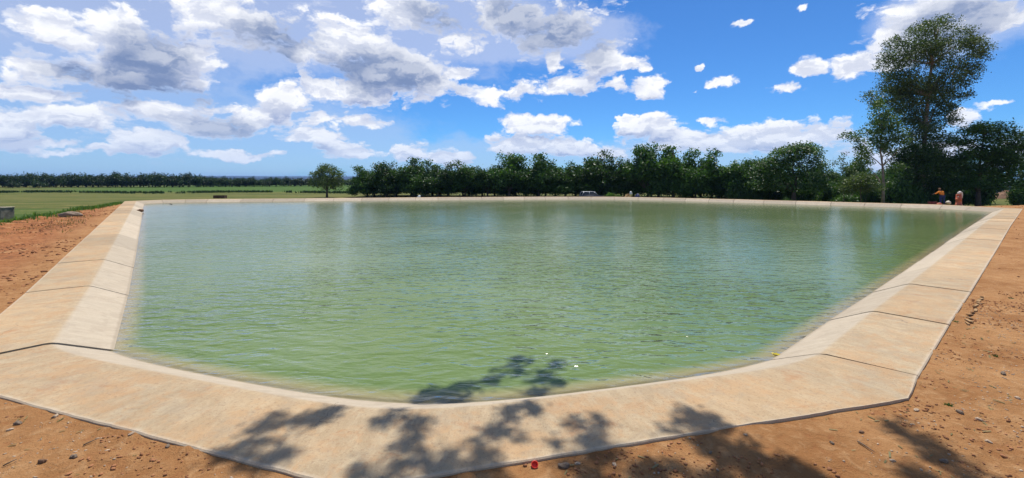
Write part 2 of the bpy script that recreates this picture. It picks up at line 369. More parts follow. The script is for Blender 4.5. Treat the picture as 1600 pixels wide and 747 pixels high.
def leaf_mat(name, a, b_, trans=0.27, rough=0.5):
    m, N, b, out = material(name); t = m.node_tree
    pos = N.n('ShaderNodeTexCoord').outputs['Object']; rnd = N.n('ShaderNodeObjectInfo').outputs['Random']
    isl = N.n('ShaderNodeNewGeometry').outputs['Random Per Island']
    k = N.m('ADD', N.m('MULTIPLY', N.noise(pos, 0.55, 3, 0.6), 0.7), N.m('MULTIPLY', isl, 0.4))
    c = N.mix(N.ss(k, 0.3, 0.8), a, b_)
    tone = N.m('MULTIPLY_ADD', rnd, 0.5, 0.72); c = N.mix(1.0, c, N.xyz(tone, tone, N.m('MULTIPLY', tone, 0.95)), 'MULTIPLY')
    N.put(b.inputs['Base Color'], c); b.inputs['Roughness'].default_value = rough; b.inputs['Specular IOR Level'].default_value = 0.35
    tl = N.n('ShaderNodeBsdfTranslucent'); N.put(tl.inputs[0], N.mix(1.0, c, (1.5, 1.6, 0.7), 'MULTIPLY'))
    ms = N.n('ShaderNodeMixShader'); ms.inputs[0].default_value = trans
    t.links.new(b.outputs[0], ms.inputs[1]); t.links.new(tl.outputs[0], ms.inputs[2]); t.links.new(ms.outputs[0], out.inputs[0])
    return m

M = dict(
    concrete=concrete_mat(), ground=ground_mat(), water=water_mat(),
    pecan=leaf_mat('pecan_leaves', (0.023, 0.062, 0.011), (0.070, 0.142, 0.027)),
    gum=leaf_mat('gum_leaves', (0.048, 0.084, 0.023), (0.118, 0.165, 0.050)),
    lime=leaf_mat('fresh_leaves', (0.04, 0.09, 0.015), (0.10, 0.17, 0.035)),
    far_leaf=leaf_mat('far_leaves', (0.016, 0.038, 0.012), (0.035, 0.068, 0.020)),
    grass=leaf_mat('grass_blades', (0.045, 0.12, 0.015), (0.11, 0.21, 0.035)),
    dry=leaf_mat('dry_grass_blades', (0.13, 0.12, 0.035), (0.26, 0.20, 0.08)),
    bark=simple('grey_brown_bark', (0.11, 0.085, 0.06), 0.9, 0.3, 4, 0.6),
    gumbark=simple('pale_gum_bark', (0.26, 0.20, 0.15), 0.8, 0.3, 2, 0.3),
    stone=simple('grey_stone', (0.22, 0.16, 0.11), 0.9, 0.3, 3, 0.6),
    pebble=simple('pale_pebble', (0.42, 0.31, 0.21), 0.9, 0.4, 1.7, 0.2),
    clod=simple('red_clod', (0.30, 0.13, 0.055), 0.95, 0.35, 3, 0.4),
    brownstone=simple('brown_stone', (0.20, 0.11, 0.06), 0.9, 0.3, 6, 0.5),
    white=simple('white_sack', (0.75, 0.73, 0.68), 0.7, 0.08, 8, 0.3),
    cream=simple('cream_sack', (0.62, 0.55, 0.40), 0.8, 0.15, 8, 0.3),
    orange=simple('orange_cloth', (0.80, 0.24, 0.02), 0.8, 0.15, 8, 0.2),
    navy=simple('navy_cloth', (0.02, 0.035, 0.12), 0.85, 0.2, 8, 0.2),
    skin=simple('brown_skin', (0.10, 0.05, 0.03), 0.55, 0.1, 12),
    hair=simple('cap_cloth', (0.20, 0.11, 0.06), 0.85, 0.1, 12),
    redpipe=simple('red_orange_paint', (0.50, 0.12, 0.05), 0.55, 0.2, 5, 0.1),
    pinkwhite=simple('chalky_white_paint', (0.72, 0.62, 0.55), 0.6, 0.1, 5, 0.1),
    maroon=simple('maroon_plastic', (0.16, 0.03, 0.03), 0.6, 0.2, 8),
    redplastic=simple('red_plastic', (0.70, 0.04, 0.02), 0.35, 0.06, 20),
    yellow=simple('yellow_plastic', (0.80, 0.68, 0.05), 0.5, 0.1, 20),
    carpaint=simple('silver_paint', (0.36, 0.38, 0.42), 0.4, 0.03, 4, 0, 0.5),
    darkbody=simple('dark_blue_paint', (0.03, 0.035, 0.05), 0.3, 0.05, 4, 0, 0.2),
    glass=simple('dark_glass', (0.015, 0.018, 0.02), 0.08, 0.05, 4, 0, 0.0, 0.8),
    rubber=simple('black_rubber', (0.02, 0.02, 0.02), 0.8, 0.1, 10),
    roofmetal=simple('pale_roof_metal', (0.55, 0.60, 0.68), 0.5, 0.08, 2, 0, 0.2),
    wall=simple('bluish_wall', (0.20, 0.22, 0.30), 0.8, 0.1, 2),
    wood=simple('dark_brown_wood', (0.10, 0.055, 0.03), 0.85, 0.3, 3, 0.4),
    trough=simple('weathered_shaded_concrete', (0.20, 0.17, 0.13), 0.95, 0.35, 2.5, 0.6),  # the trough's shaded front is put into this dark tone
    trough_lit_top=simple('sunlit_concrete_top', (0.42, 0.36, 0.26), 0.9, 0.2, 3, 0.5),  # lighter copy of the trough concrete, sunlight on its top painted in
    blue=simple('blue_tarpaulin', (0.04, 0.05, 0.14), 0.6, 0.2, 6, 0.2),
    mound=simple('tan_soil', (0.36, 0.22, 0.10), 0.95, 0.3, 1.2, 0.6),
    hill=simple('wooded_hill', (0.012, 0.022, 0.014), 0.95, 0.3, 0.004),
)

# ------------------------------------------------------------------ reservoir outline
def lineint(p, d, q, e):
    det = d[0] * e[1] - d[1] * e[0]; t = ((q[0] - p[0]) * e[1] - (q[1] - p[1]) * e[0]) / det
    return (p[0] + d[0] * t, p[1] + d[1] * t)
def P2(px, py): v = at(px, py); return np.array((v.x, v.y))
NEARC = P2(546.7, 762); CH_A = P2(1420, 622); CH_B = P2(1435, 587); LEFTC = P2(-117, 587)
right_px = [(1483, 507), (1517, 456), (1536.5, 424), (1558.6, 388), (1579.5, 352.5), (1598, 326)]
far_px = [(1480, 320.0), (1300, 315.2), (1150, 311.4), (1040, 308.8), (960, 307.4), (850, 307.3), (650, 308.4), (480, 309.8), (330, 311), (250, 312.1), (195, 314.4)]
left_px = [(136.6, 368), (89, 411.5), (39, 457)]
rightv = [P2(*p) for p in right_px]; farv = [P2(*p) for p in far_px]; leftv = [P2(*p) for p in left_px]
CORNR = np.array(lineint(NEARC, CH_A - NEARC, CH_B, CH_B - rightv[0]))
BASE = [NEARC, CORNR] + rightv + farv + leftv + [LEFTC]      # counter-clockwise
BASE = np.array(BASE)
def offset_poly(P, d):
    n = len(P); out = []
    for i in range(n):
        a = P[i] - P[i - 1]; b = P[(i + 1) % n] - P[i]; a = a / np.linalg.norm(a); b = b / np.linalg.norm(b)
        na = np.array((-a[1], a[0])); nb = np.array((-b[1], b[0])); m = na + nb; m /= np.linalg.norm(m)
        out.append(P[i] + m * d / max(0.45, m.dot(na)))
    return np.array(out)
RW = 1.04; WL = -0.35; SLOPE = 0.5        # rim width, water level, slope (fall per metre)
CROSS = [(0.0, 0.0), (RW, 0.0), (RW + 0.70, -0.35), (RW + 2.6, -1.30)]       # inward distance, height

# ------------------------------------------------------------------ signed distance to the outline
def seg_dist(X, Yy, P):
    d = np.full(X.shape, 1e9); n = len(P); inside = np.zeros(X.shape, bool)
    for i in range(n):
        a = P[i]; b = P[(i + 1) % n]; ab = b - a
        t = np.clip(((X - a[0]) * ab[0] + (Yy - a[1]) * ab[1]) / ab.dot(ab), 0, 1)
        d = np.minimum(d, np.hypot(X - a[0] - t * ab[0], Yy - a[1] - t * ab[1]))
        c = ((a[1] > Yy) != (b[1] > Yy)) & (X < (b[0] - a[0]) * (Yy - a[1]) / (b[1] - a[1] + 1e-12) + a[0]); inside ^= c
    return np.where(inside, -d, d)
OUT = np.vstack([[NEARC], [CH_A], [CH_B], rightv, farv, leftv, [LEFTC]])
def sstep(x, a, b): t = np.clip((x - a) / (b - a), 0, 1); return t * t * (3 - 2 * t)
bermA = np.array((-41.6, 46.8)); bermB = np.array((-29.0, 25.0)); bermC = np.array((-15.5, 0.0))
def grass_of(X, Yy, s):
    def side(a, b):
        d = b - a; L = np.hypot(*d); return ((X - a[0]) * d[1] - (Yy - a[1]) * d[0]) / L
    # positive to the left (outside) of the berm line
    g1 = -side(bermB, bermA)
    left = sstep(g1 * 1.0, -0.3, 2.2)
    # land behind the two far sides
    behind = sstep(s, 0.4, 1.8) * sstep(Yy - np.where(X > 0, 33 + 0.235 * X, 38 + 0.25 * np.abs(X)), -1, 2)
    behind = np.where(X < -40, np.maximum(behind, sstep(Yy, 50, 53)), behind)
    return np.clip(np.maximum(np.where(X < 0, left, 0), behind), 0, 1)
def ground_h(X, Yy):
    s = seg_dist(X, Yy, OUT); g = grass_of(X, Yy, s)
    z = -0.036 + (vfbm(X * 0.8, Yy * 0.8, 4, 3) - 0.47) * 0.10 * sstep(s, 0.0, 1.2)
    z = z + (vfbm(X * 5, Yy * 5, 3, 9) - 0.44) * 0.05 * sstep(s, 0.02, 0.4)
    z = z + np.exp(-np.maximum(s, 0) / 0.10) * np.clip(vfbm(X * 2.3, Yy * 2.3, 4, 77) - 0.50, 0, 1) * 0.13 * (s > -0.05)
    # ruts and heaps on the left-hand bank
    lb = sstep(-X, 9, 14) * sstep(s, 1.2, 3.0) * (1 - g)
    z = z + lb * ((vfbm(X * 0.9 + 5, Yy * 0.45, 4, 21) - 0.40) * 0.75 + (vfbm(X * 2.6, Yy * 1.3, 3, 31) - 0.45) * 0.22)
    # wheel tracks at the right
    tr = sstep(X, 5.5, 7) * (1 - g) * sstep(s, 0.6, 1.4)
    ph = (X * 0.64 - Yy * 0.77)
    z = z - tr * 0.06 * np.exp(-((ph - 2.4) / 0.16) ** 2) - tr * 0.06 * np.exp(-((ph - 3.9) / 0.18) ** 2)
    z = z - g * (0.85 + 0.15 * sstep(s, 3, 30))
    # the hole under the lining and the water
    z = np.where(s < -0.25, z - sstep(-s, 0.25, 1.6) * 1.7, z)
    return z, s, g
def axis(segs):
    out = [segs[0][0]]
    for a, b, st in segs:
        n = max(1, int(round((b - a) / st))); out += list(np.linspace(a, b, n + 1)[1:])
    return np.array(out)
def graded(a, b, n): return list(np.geomspace(a, b, n))
xs = np.concatenate([-np.array(graded(60, 12000, 26))[::-1], axis([(-59, -14, 0.45), (-14, -9, 0.16), (-9, 11, 0.062), (11, 16, 0.16), (16, 62, 0.45)]), np.array(graded(64, 12000, 26))])
ys = np.concatenate([-np.array(graded(1.5, 12000, 24))[::-1], axis([(-1.0, 2.0, 0.3), (2.0, 8.5, 0.045), (8.5, 20, 0.16), (20, 72, 0.4)]), np.array(graded(74, 12000, 34))])
GX, GY = np.meshgrid(xs, ys); GZ, GS, GG = ground_h(GX, GY)
nx, ny = len(xs), len(ys)
me = bpy.data.meshes.new('ground')
me.vertices.add(nx * ny); me.vertices.foreach_set('co', np.stack([GX, GY, GZ], -1).reshape(-1).astype(np.float32))
ii = np.arange(nx * ny).reshape(ny, nx)
Q = np.stack([ii[:-1, :-1], ii[:-1, 1:], ii[1:, 1:], ii[1:, :-1]], -1).reshape(-1, 4)
me.loops.add(Q.size); me.loops.foreach_set('vertex_index', Q.reshape(-1).astype(np.int32))
me.polygons.add(len(Q)); me.polygons.foreach_set('loop_start', np.arange(0, Q.size, 4, dtype=np.int32)); me.polygons.foreach_set('loop_total', np.full(len(Q), 4, np.int32))
me.polygons.foreach_set('use_smooth', np.ones(len(Q), bool)); me.update(calc_edges=True); me.materials.append(M['ground'])
def addattr(nm, arr):
    a = me.attributes.new(nm, 'FLOAT', 'POINT'); a.data.foreach_set('value', arr.reshape(-1).astype(np.float32))
addattr('grass', GG)
edge_y = 128 + 10 * (vfbm(GX * 0.03, GY * 0.0 + 3, 3, 5) - 0.5)
addattr('crop', np.where(GX > -150 - (GY - 130) * 0.5, sstep(GY, edge_y, edge_y + 4), 0) * GG)
addattr('redness', np.clip(sstep(-GX, 7.5, 14) * sstep(GS, 0.2, 1.5) + 0.0, 0, 1))
ex = np.hypot(GX + 42.5, GY - 47.5)
lush = np.exp(-((GG - 0.75) / 0.25) ** 2) * sstep(GY, 22, 44) * (GX < -25) * (GY < 52)
addattr('lush', lush)
ground = link_mesh('ground', me); tag(ground, kind='structure')

# ------------------------------------------------------------------ concrete lining, one mesh per poured panel
rim = empty('reservoir_rim', (float(NEARC[0]), float(NEARC[1]), 0))
tag(rim, 'sun-bleached brushed concrete rim of jointed slabs sloping into the green reservoir', 'reservoir rim')
RO = rim.location.copy()
def resample(poly, n):
    poly = np.array(poly); L = np.r_[0, np.cumsum(np.linalg.norm(np.diff(poly, axis=0), axis=1))]
    t = np.linspace(0, L[-1], n); return np.stack([np.interp(t, L, poly[:, 0]), np.interp(t, L, poly[:, 1])], -1)
def smooth_line(p, it):
    p = p.copy()
    for _ in range(it): p[1:-1] = 0.25 * p[:-2] + 0.5 * p[1:-1] + 0.25 * p[2:]
    return p
def panel_mesh(name, lines, u0, thick=0.11, dz=(0, 0)):
    """lines: list of equal-length polylines (with z) from the outer edge inwards; solid slab"""
    n = len(lines[0][0]); k = len(lines); V = []; UV = []
    acc = np.r_[0, np.cumsum(np.linalg.norm(np.diff(lines[0][0], axis=0), axis=1))]
    vv = [l[2] for l in lines]
    for li, (pts, z, v) in enumerate(lines):
        for i in range(n):
            zz = z + dz[0] + (dz[1] - dz[0]) * i / (n - 1)
            V.append((pts[i][0] - RO.x, pts[i][1] - RO.y, zz)); UV.append((u0 + acc[i], v))
    for li, (pts, z, v) in enumerate(lines):
        for i in range(n):
            zz = z + dz[0] + (dz[1] - dz[0]) * i / (n - 1) - thick
            V.append((pts[i][0] - RO.x, pts[i][1] - RO.y, zz)); UV.append((u0 + acc[i], v))
    Fc = []; B = n * k
    for a in range(k - 1):
        for i in range(n - 1):
            q = (a * n + i, a * n + i + 1, (a + 1) * n + i + 1, (a + 1) * n + i)
            Fc.append(q); Fc.append(tuple(B + x for x in q[::-1]))
    for i in range(n - 1):
        Fc.append((i + 1, i, B + i, B + i + 1)); e = (k - 1) * n
        Fc.append((e + i, e + i + 1, B + e + i + 1, B + e + i))
    for a in range(k - 1):
        Fc.append((a * n, (a + 1) * n, B + (a + 1) * n, B + a * n)); e = n - 1
        Fc.append(((a + 1) * n + e, a * n + e, B + a * n + e, B + (a + 1) * n + e))
    me = mesh(name, V, Fc, M['concrete']); uvl = me.uv_layers.new(name='UVMap')
    for lp in me.loops: uvl.data[lp.index].uv = UV[lp.vertex_index]
    return me
# cross-section lines (with a small bullnose at the outer edge and a softened ridge)
SECT = [(0.0, -0.012), (0.014, 0.0), (0.35, 0.002), (0.70, 0.001), (RW - 0.07, 0.0), (RW, -0.010), (RW + 0.07, -0.036), (RW + 0.35, -0.175), (RW + 0.70, -0.35), (RW + 1.3, -0.65), (RW + 2.6, -1.30)]
OFFS = {d: offset_poly(BASE, d) for d, z in SECT}
nb = len(BASE)
# near panel: outline corners LEFTC -> NEARC -> CORNR (outer edge chamfered)
iL = nb - 1
def lerp(a, b, t): return a + (b - a) * t
Lj = 0.13     # left joint: fraction along LEFTC -> leftv[-1]
segL = BASE[nb - 2] - BASE[nb - 1]; LLEN = np.linalg.norm(segL)
ridgeJ = P2(115, 530); R_ = OFFS[RW]
Lj = float(np.dot(ridgeJ - R_[iL], R_[nb - 2] - R_[iL]) / np.dot(R_[nb - 2] - R_[iL], R_[nb - 2] - R_[iL]))
segR = BASE[2] - BASE[1]; Rj_outer = float(np.dot(CH_B - BASE[1], segR) / segR.dot(segR))
ridgeR = P2(1284, 553); Rj = float(np.dot(ridgeR - R_[1], R_[2] - R_[1]) / np.dot(R_[2] - R_[1], R_[2] - R_[1]))
def near_line(d, z):
    O = OFFS[d]
    w = min(1.0, d / RW)
    a = lerp(O[iL], O[nb - 2], lerp(Lj, Lj, w)); e = lerp(O[1], O[2], lerp(Rj_outer, Rj, w))
    cr = lerp(CH_A, O[1], min(1.0, d / RW))
    p = np.vstack([resample([a, O[iL]], 10)[:-1], resample([O[iL], O[0]], 60)[:-1], resample([O[0], cr], 60)[:-1], resample([cr, e], 10)])
    it = 0 if d < 0.3 else int(14 + 190 * max(0, (d - 0.3)) ** 1.2)
    p = smooth_line(p, min(it, 800))
    if d < 0.02:
        k = np.arange(len(p)); L = np.r_[0, np.cumsum(np.linalg.norm(np.diff(p, axis=0), axis=1))]
        p = p + (np.stack([vfbm(L * 3.1, L * 0 + .5, 4, 5), vfbm(L * 3.1, L * 0 + 7.5, 4, 6)], -1) - 0.47) * 0.035 * ((k > 0) & (k < len(p) - 1))[:, None]
    return p
GAP = 0.019
lines = [(near_line(d, z), z - 0.014, d) for d, z in SECT]
NEAR_LINES = {d: l[0] for (d, z), l in zip(SECT, lines)}
o = link_mesh('concrete_panel', panel_mesh('concrete_panel', lines, 0.0, 0.12, (0.0, 0.012)), rim)
# the other panels march round the outline
def station(i, t, d): return lerp(OFFS[d][i % nb], OFFS[d][(i + 1) % nb], t)
path = []     # dense (edge, t) from right joint round to left joint
edges = [(1, Rj, 1.0)] + [(i, 0.0, 1.0) for i in range(2, nb - 2)] + [(nb - 2, 0.0, 1.0 - Lj)]
stations = []
for (i, t0, t1) in edges:
    L = np.linalg.norm(BASE[(i + 1) % nb] - BASE[i]) * (t1 - t0)
    sp = 4.3 if i >= nb - 5 else 3.35
    n = max(1, int(round(L / sp))); dense = 1
    if i < 7:      # right-hand side: joints follow the photograph's outline points
        n = max(1, int(round(L / 3.3)))
    for k in range(n): stations.append((i, t0 + (t1 - t0) * k / n, t0 + (t1 - t0) * (k + 1) / n, L / n))
def spill(i, t0, t1):
    m = station(i, (t0 + t1) / 2, 0.0); return abs(m[0] / m[1] * F + 800 - 1519)
sp_idx = min(range(len(stations)), key=lambda k: spill(*stations[k][:3]))
u = 20.0
for k, (i, t0, t1, L) in enumerate(stations):
    g = GAP / max(L, 0.1) * (t1 - t0)
    a, b = t0 + g * (2.0 if k == 0 else 1.0), t1 - g * (2.6 if k == len(stations) - 1 else 1.0)
    parts = [(a, b)]
    if k == sp_idx:      # overflow notch: the slab is interrupted for about half a metre
        # find the fractions that project to the notch columns
        fr = np.linspace(a, b, 200); cols = np.array([station(i, q, RW)[0] / station(i, q, RW)[1] * F + 800 for q in fr])
        lo = fr[np.argmin(abs(cols - 1512))]; hi = fr[np.argmin(abs(cols - 1521))]
        lo, hi = min(lo, hi), max(lo, hi); parts = [(a, lo), (hi, b)]; NOTCH = (i, lo, hi)
    for (pa, pb) in parts:
        if pb - pa < 0.004: continue
        ln = []
        for d, z in SECT:
            qa = lerp(Rj_outer, pa, min(1.0, d / RW)) + (g if d < RW else 0) if k == 0 else pa
            ln.append((np.array([station(i, qa, d), station(i, lerp(qa, pb, 0.5), d), station(i, pb, d)]), z, d))
        dz = (random.uniform(-0.008, 0.006), random.uniform(-0.008, 0.006))
        link_mesh('concrete_panel', panel_mesh('concrete_panel', ln, u, 0.11, dz), rim)
    u += L
i, lo, hi = NOTCH
nl = [(np.array([station(i, lo - 0.01, d), station(i, (lo + hi) / 2, d), station(i, hi + 0.01, d)]), z, d) for d, z in [(-0.1, -0.16), (0.0, -0.16), (RW, -0.2), (RW + 0.35, -0.26), (RW + 1.0, -0.6)] if d in OFFS or OFFS.setdefault(d, offset_poly(BASE, d)) is not None]
pm = panel_mesh('spillway_floor', nl, 0.0, 0.1); pm.materials.clear(); pm.materials.append(M['trough'])
link_mesh('spillway_floor', pm, rim)

# ------------------------------------------------------------------ water
def ring(d):
    """closed ring at inward distance d, rounded like the lining"""
    if d not in OFFS: OFFS[d] = offset_poly(BASE, d)
    pts = [NEAR_LINES[d] if d in NEAR_LINES else near_line(d, 0)]
    out = list(pts[0])
    for (i, t0, t1, L) in stations: out.append(station(i, t1, d))
    return np.array(out[:-1])
wd = [RW + 0.58, RW + 0.72, RW + 0.85, RW + 1.0, RW + 1.2, RW + 1.5, RW + 1.9, RW + 2.5, RW + 3.2]
rings = [ring(d) for d in wd]; n = len(rings[0]); V = []; Fc = []; dep = []
for d, r in zip(wd, rings):
    for p in r: V.append((p[0], p[1], WL)); dep.append(max(0.0, (d - RW - 0.70) * SLOPE))
for a in range(len(rings) - 1):
    for i in range(n): Fc.append((a * n + i, a * n + (i + 1) % n, (a + 1) * n + (i + 1) % n, (a + 1) * n + i))
base = (len(rings) - 1) * n
for tri in tessellate_polygon([[Vector(V[base + i]) for i in range(n)]]): Fc.append(tuple(base + t for t in tri))
wm = mesh('water', V, Fc, M['water']); bmw = bmesh.new(); bmw.from_mesh(wm); bmesh.ops.recalc_face_normals(bmw, faces=bmw.faces)
if bmw.faces[0].normal.z < 0: bmesh.ops.reverse_faces(bmw, faces=bmw.faces)
bmw.to_mesh(wm); bmw.free()
a = wm.attributes.new('depth', 'FLOAT', 'POINT'); a.data.foreach_set('value', np.array(dep, np.float32))
water = link_mesh('water', wm); tag(water, kind='structure')

# ------------------------------------------------------------------ far hills
def hills(name, X0, X1, Y0, depth, hmax, seed):
    n = 160; m = 6; V = []; Fc = []
    for j in range(m + 1):
        for i in range(n + 1):
            x = X0 + (X1 - X0) * i / n; v = j / m
            prof = math.sin(math.pi * v) ** 0.7 if 0 < v < 1 else 0
            h = hmax * (0.55 + 0.75 * float(vfbm(np.array(i * 0.045 + seed), np.array(0.5), 4, seed)))
            V.append((x, Y0 + depth * v, -3 + h * prof))
    for j in range(m):
        for i in range(n): Fc.append((j * (n + 1) + i, j * (n + 1) + i + 1, (j + 1) * (n + 1) + i + 1, (j + 1) * (n + 1) + i))
    return tag(link_mesh(name, mesh(name, V, Fc, M['hill'], True)), kind='structure')
hills('hills', -9500, 6000, 5200, 2200, 62, 4)

# ------------------------------------------------------------------ trees
def leaf_cloud(puffs, n, size, aspect=0.5, flat=0.0, seed=1, hollow=0.55, spray=24, spread=2.1):
    """puffs: (x, y, z, rx, rz). leaf quads spread through the puffs, denser near their skins"""
    r = np.random.default_rng(seed); P = np.array(puffs); w = (P[:, 3] ** 2 * P[:, 4]) ** 0.72; w /= w.sum()
    idx = r.choice(len(P), n, p=w); d = r.normal(size=(n, 3)); d /= np.linalg.norm(d, axis=1)[:, None]
    rad = hollow + (1.08 - hollow) * r.random(n) ** 0.6
    rad *= 0.82 + 0.36 * r.random(n)
    c = P[idx, :3] + d * rad[:, None] * np.stack([P[idx, 3], P[idx, 3], P[idx, 4]], -1)
    # gather leaves in sprays
    nsp = max(1, n // spray); ctr = c[:nsp]; k = r.integers(0, nsp, n); jit = r.normal(size=(n, 3)) * size * np.array([spread, spread, spread * 0.75])
    c = np.where((r.random(n) < 0.75)[:, None], ctr[k] + jit, c)
    nrm = r.normal(size=(n, 3)); nrm[:, 2] = np.abs(nrm[:, 2]) + flat; nrm /= np.linalg.norm(nrm, axis=1)[:, None]
    t = np.cross(nrm, r.normal(size=(n, 3))); t /= np.linalg.norm(t, axis=1)[:, None]; b = np.cross(nrm, t)
    s = size * (0.55 + 0.8 * r.random(n))[:, None]
    a = t * s; bb = b * s * aspect
    return np.stack([c - a, c - bb * 1.0 + a * 0.1, c + a, c + bb * 1.0 + a * 0.1], 1)
def limb_pts(a, b, sag=0.12, n=6, seed=0):
    r = random.Random(seed); a = Vector(a); b = Vector(b); L = (b - a).length; out = []
    off = Vector((r.uniform(-1, 1), r.uniform(-1, 1), r.uniform(-.3, .6))) * L * sag
    for i in range(n + 1):
        t = i / n; out.append(a.lerp(b, t) + off * math.sin(math.pi * t) + Vector((r.uniform(-1, 1), r.uniform(-1, 1), 0)) * L * 0.015 * (0 < i < n))
    return out
def wood(name, parent, trunk, tr, puffs, mat, nl=14, seed=0, fork=0.35):
    """trunk: list of points; limbs run from the trunk to the puffs"""
    bm = bmesh.new(); n = len(trunk); tube(bm, trunk, [tr * (1 - 0.8 * i / (n - 1)) * (1.35 if i == 0 else 1) for i in range(n)], 9)
    r = random.Random(seed); T = [Vector(p) for p in trunk]
    pick = sorted(puffs, key=lambda p: -p[3])[:nl] if len(puffs) > nl else puffs
    for j, p in enumerate(pick):
        tgt = Vector(p[:3]); zb = tgt.z - (tgt - T[0]).xy.length * 0.8 - 0.6
        z0 = T[0].z + (T[-1].z - T[0].z) * fork * 0.6
        q = min(T, key=lambda v: abs(v.z - max(zb, z0)))
        L = (tgt - q).length
        if L < 0.3: continue
        tube(bm, limb_pts(q, tgt, 0.10, 5, seed * 31 + j), [max(0.012, tr * 0.42 * (1 - 0.85 * k / 5)) for k in range(6)], 5)
    return link_mesh('trunk', bm_done(bm, 'trunk', mat, True), parent)
def tree(name, loc, puffs, trunk, tr, nleaf, size, leafm, barkm, label, group=None, aspect=0.5, seed=1, nl=14, flat=0.0, hollow=0.55, cat='tree'):
    t = empty(name, loc); tag(t, label, cat, group)
    wood(name, t, trunk, tr, puffs, barkm, nl, seed)
    link_mesh('crown', quads_mesh('crown', leaf_cloud(puffs, nleaf, size, aspect, flat, seed, hollow), leafm), t)
    return t
def copy_tree(o, loc, rz, sc, label=None, group=None):
    c = o.copy(); COL.objects.link(c); c.location = loc; c.rotation_euler = (0, 0, rz); c.scale = sc
    if label: c['label'] = label
    if group: c['group'] = group
    for ch in list(o.children):
        d = ch.copy(); COL.objects.link(d); d.parent = c
    return c
def gz(x, y): return float(ground_h(np.array([x]), np.array([y]))[0][0])

def pecan_puffs(H, W, seed):
    r = random.Random(seed); out = []
    for k in range(6):                         # upright leaders with tufted tops
        a = r.uniform(0, 6.28); rr = r.uniform(0.05, 0.30) * W; top = H * r.uniform(0.74, 1.0) if k else H
        for j in range(4):
            z = H * 0.40 + (top - H * 0.40) * (j + 0.6) / 4
            out.append((math.cos(a) * rr * (0.6 + 0.25 * j) + r.uniform(-.3, .3), math.sin(a) * rr * (0.6 + .25 * j) + r.uniform(-.3, .3), z - 0.3, r.uniform(0.12, 0.17) * W * (1 - 0.12 * j), H * 0.085))
    for k in range(24):                        # skirt
        a = 6.28 * k / 24 + r.uniform(-.2, .2); rr = r.uniform(0.22, 0.42) * W; z = H * r.uniform(0.19, 0.62)
        rr *= 1 - max(0, (z / H - 0.45)) * 1.2
        out.append((math.cos(a) * rr, math.sin(a) * rr, z, r.uniform(0.12, 0.19) * W, H * r.uniform(0.07, 0.12)))
    return out
protos = []
row = [  # column in the photograph, row of the tree top, distance, width factor
    (574, 259, 90, .9), (604, 253, 88, .95), (646, 245, 87, 1.0), (684, 256, 86, .9), (727, 250, 86, 1.0), (762, 257, 85, .9), (795, 239, 84, 1.1), (842, 239, 83, 1.05),
    (884, 251, 82, 1.0), (934, 233, 79, 1.1), (975, 244, 78, .95), (1013, 225, 75, 1.1), (1052, 226, 74, 1.15), (1086, 235, 73, .95), (1112, 252, 73, .9), (1146, 249, 71, .95), (1172, 262, 70, .9)]
P_H = 7.0; P_W = 6.4
for s in range(5):
    H = P_H; pf = pecan_puffs(H, P_W, 40 + s)
    trunk = [(0, 0, -0.2), (0.05, 0.0, 0.5), (0.0, 0.08, 1.2), (-0.05, 0.1, 2.4), (0.05, 0, 4.0), (0.0, 0.0, H * 0.85)]
    protos.append((pf, trunk))
proto_objs = []
ORC = 'orchard trees in a row behind the far rim of the reservoir'
where_lab = ['dark green orchard tree at the left end of the row, next to open sky', 'dark green orchard tree second from the left end of the orchard row', 'tufted orchard tree third from the left end of the orchard row']
for k, (px, top, Yd, wf) in enumerate(row):
    X = (px - 800) / F * Yd; z0 = gz(X, Yd); H = CAMH + (HOR - top) / F * Yd - z0
    s = k % 5
    loc = (X, Yd, z0); scl = (wf * 1.2, wf * 1.2, H / P_H); rz = k * 1.9
    lab = 'bushy dark green orchard tree in the long front row behind the far rim'
    if k < 3: lab = where_lab[k]
    if len(proto_objs) < 5:
        pf, trunk = protos[s]
        t = tree('orchard_tree', loc, pf, trunk, 0.20, 13000, 0.17, M['pecan'], M['bark'], lab, ORC if k >= 3 else None, seed=50 + s, nl=16)
        t.scale = scl; t.rotation_euler.z = rz; proto_objs.append(t)
        if k < 3: t['group'] = ORC
    else:
        copy_tree(proto_objs[s], loc, rz, scl, lab, ORC)
for j, Yr in enumerate((7, 15)):
    for k in range(19):
        px = 590 + k * 33 + j * 14 + random.uniform(-6, 6); Yd = 86 + Yr - (px - 590) / 600 * 12
        X = (px - 800) / F * Yd; hh = random.uniform(5.4, 7.0)
        copy_tree(proto_objs[(k * 2 + j) % 5], (X, Yd, gz(X, Yd)), random.uniform(0, 6), (1.25, 1.25, hh / P_H),
                  'orchard tree mostly hidden in the back rows of the orchard', 'orchard trees in the back rows')

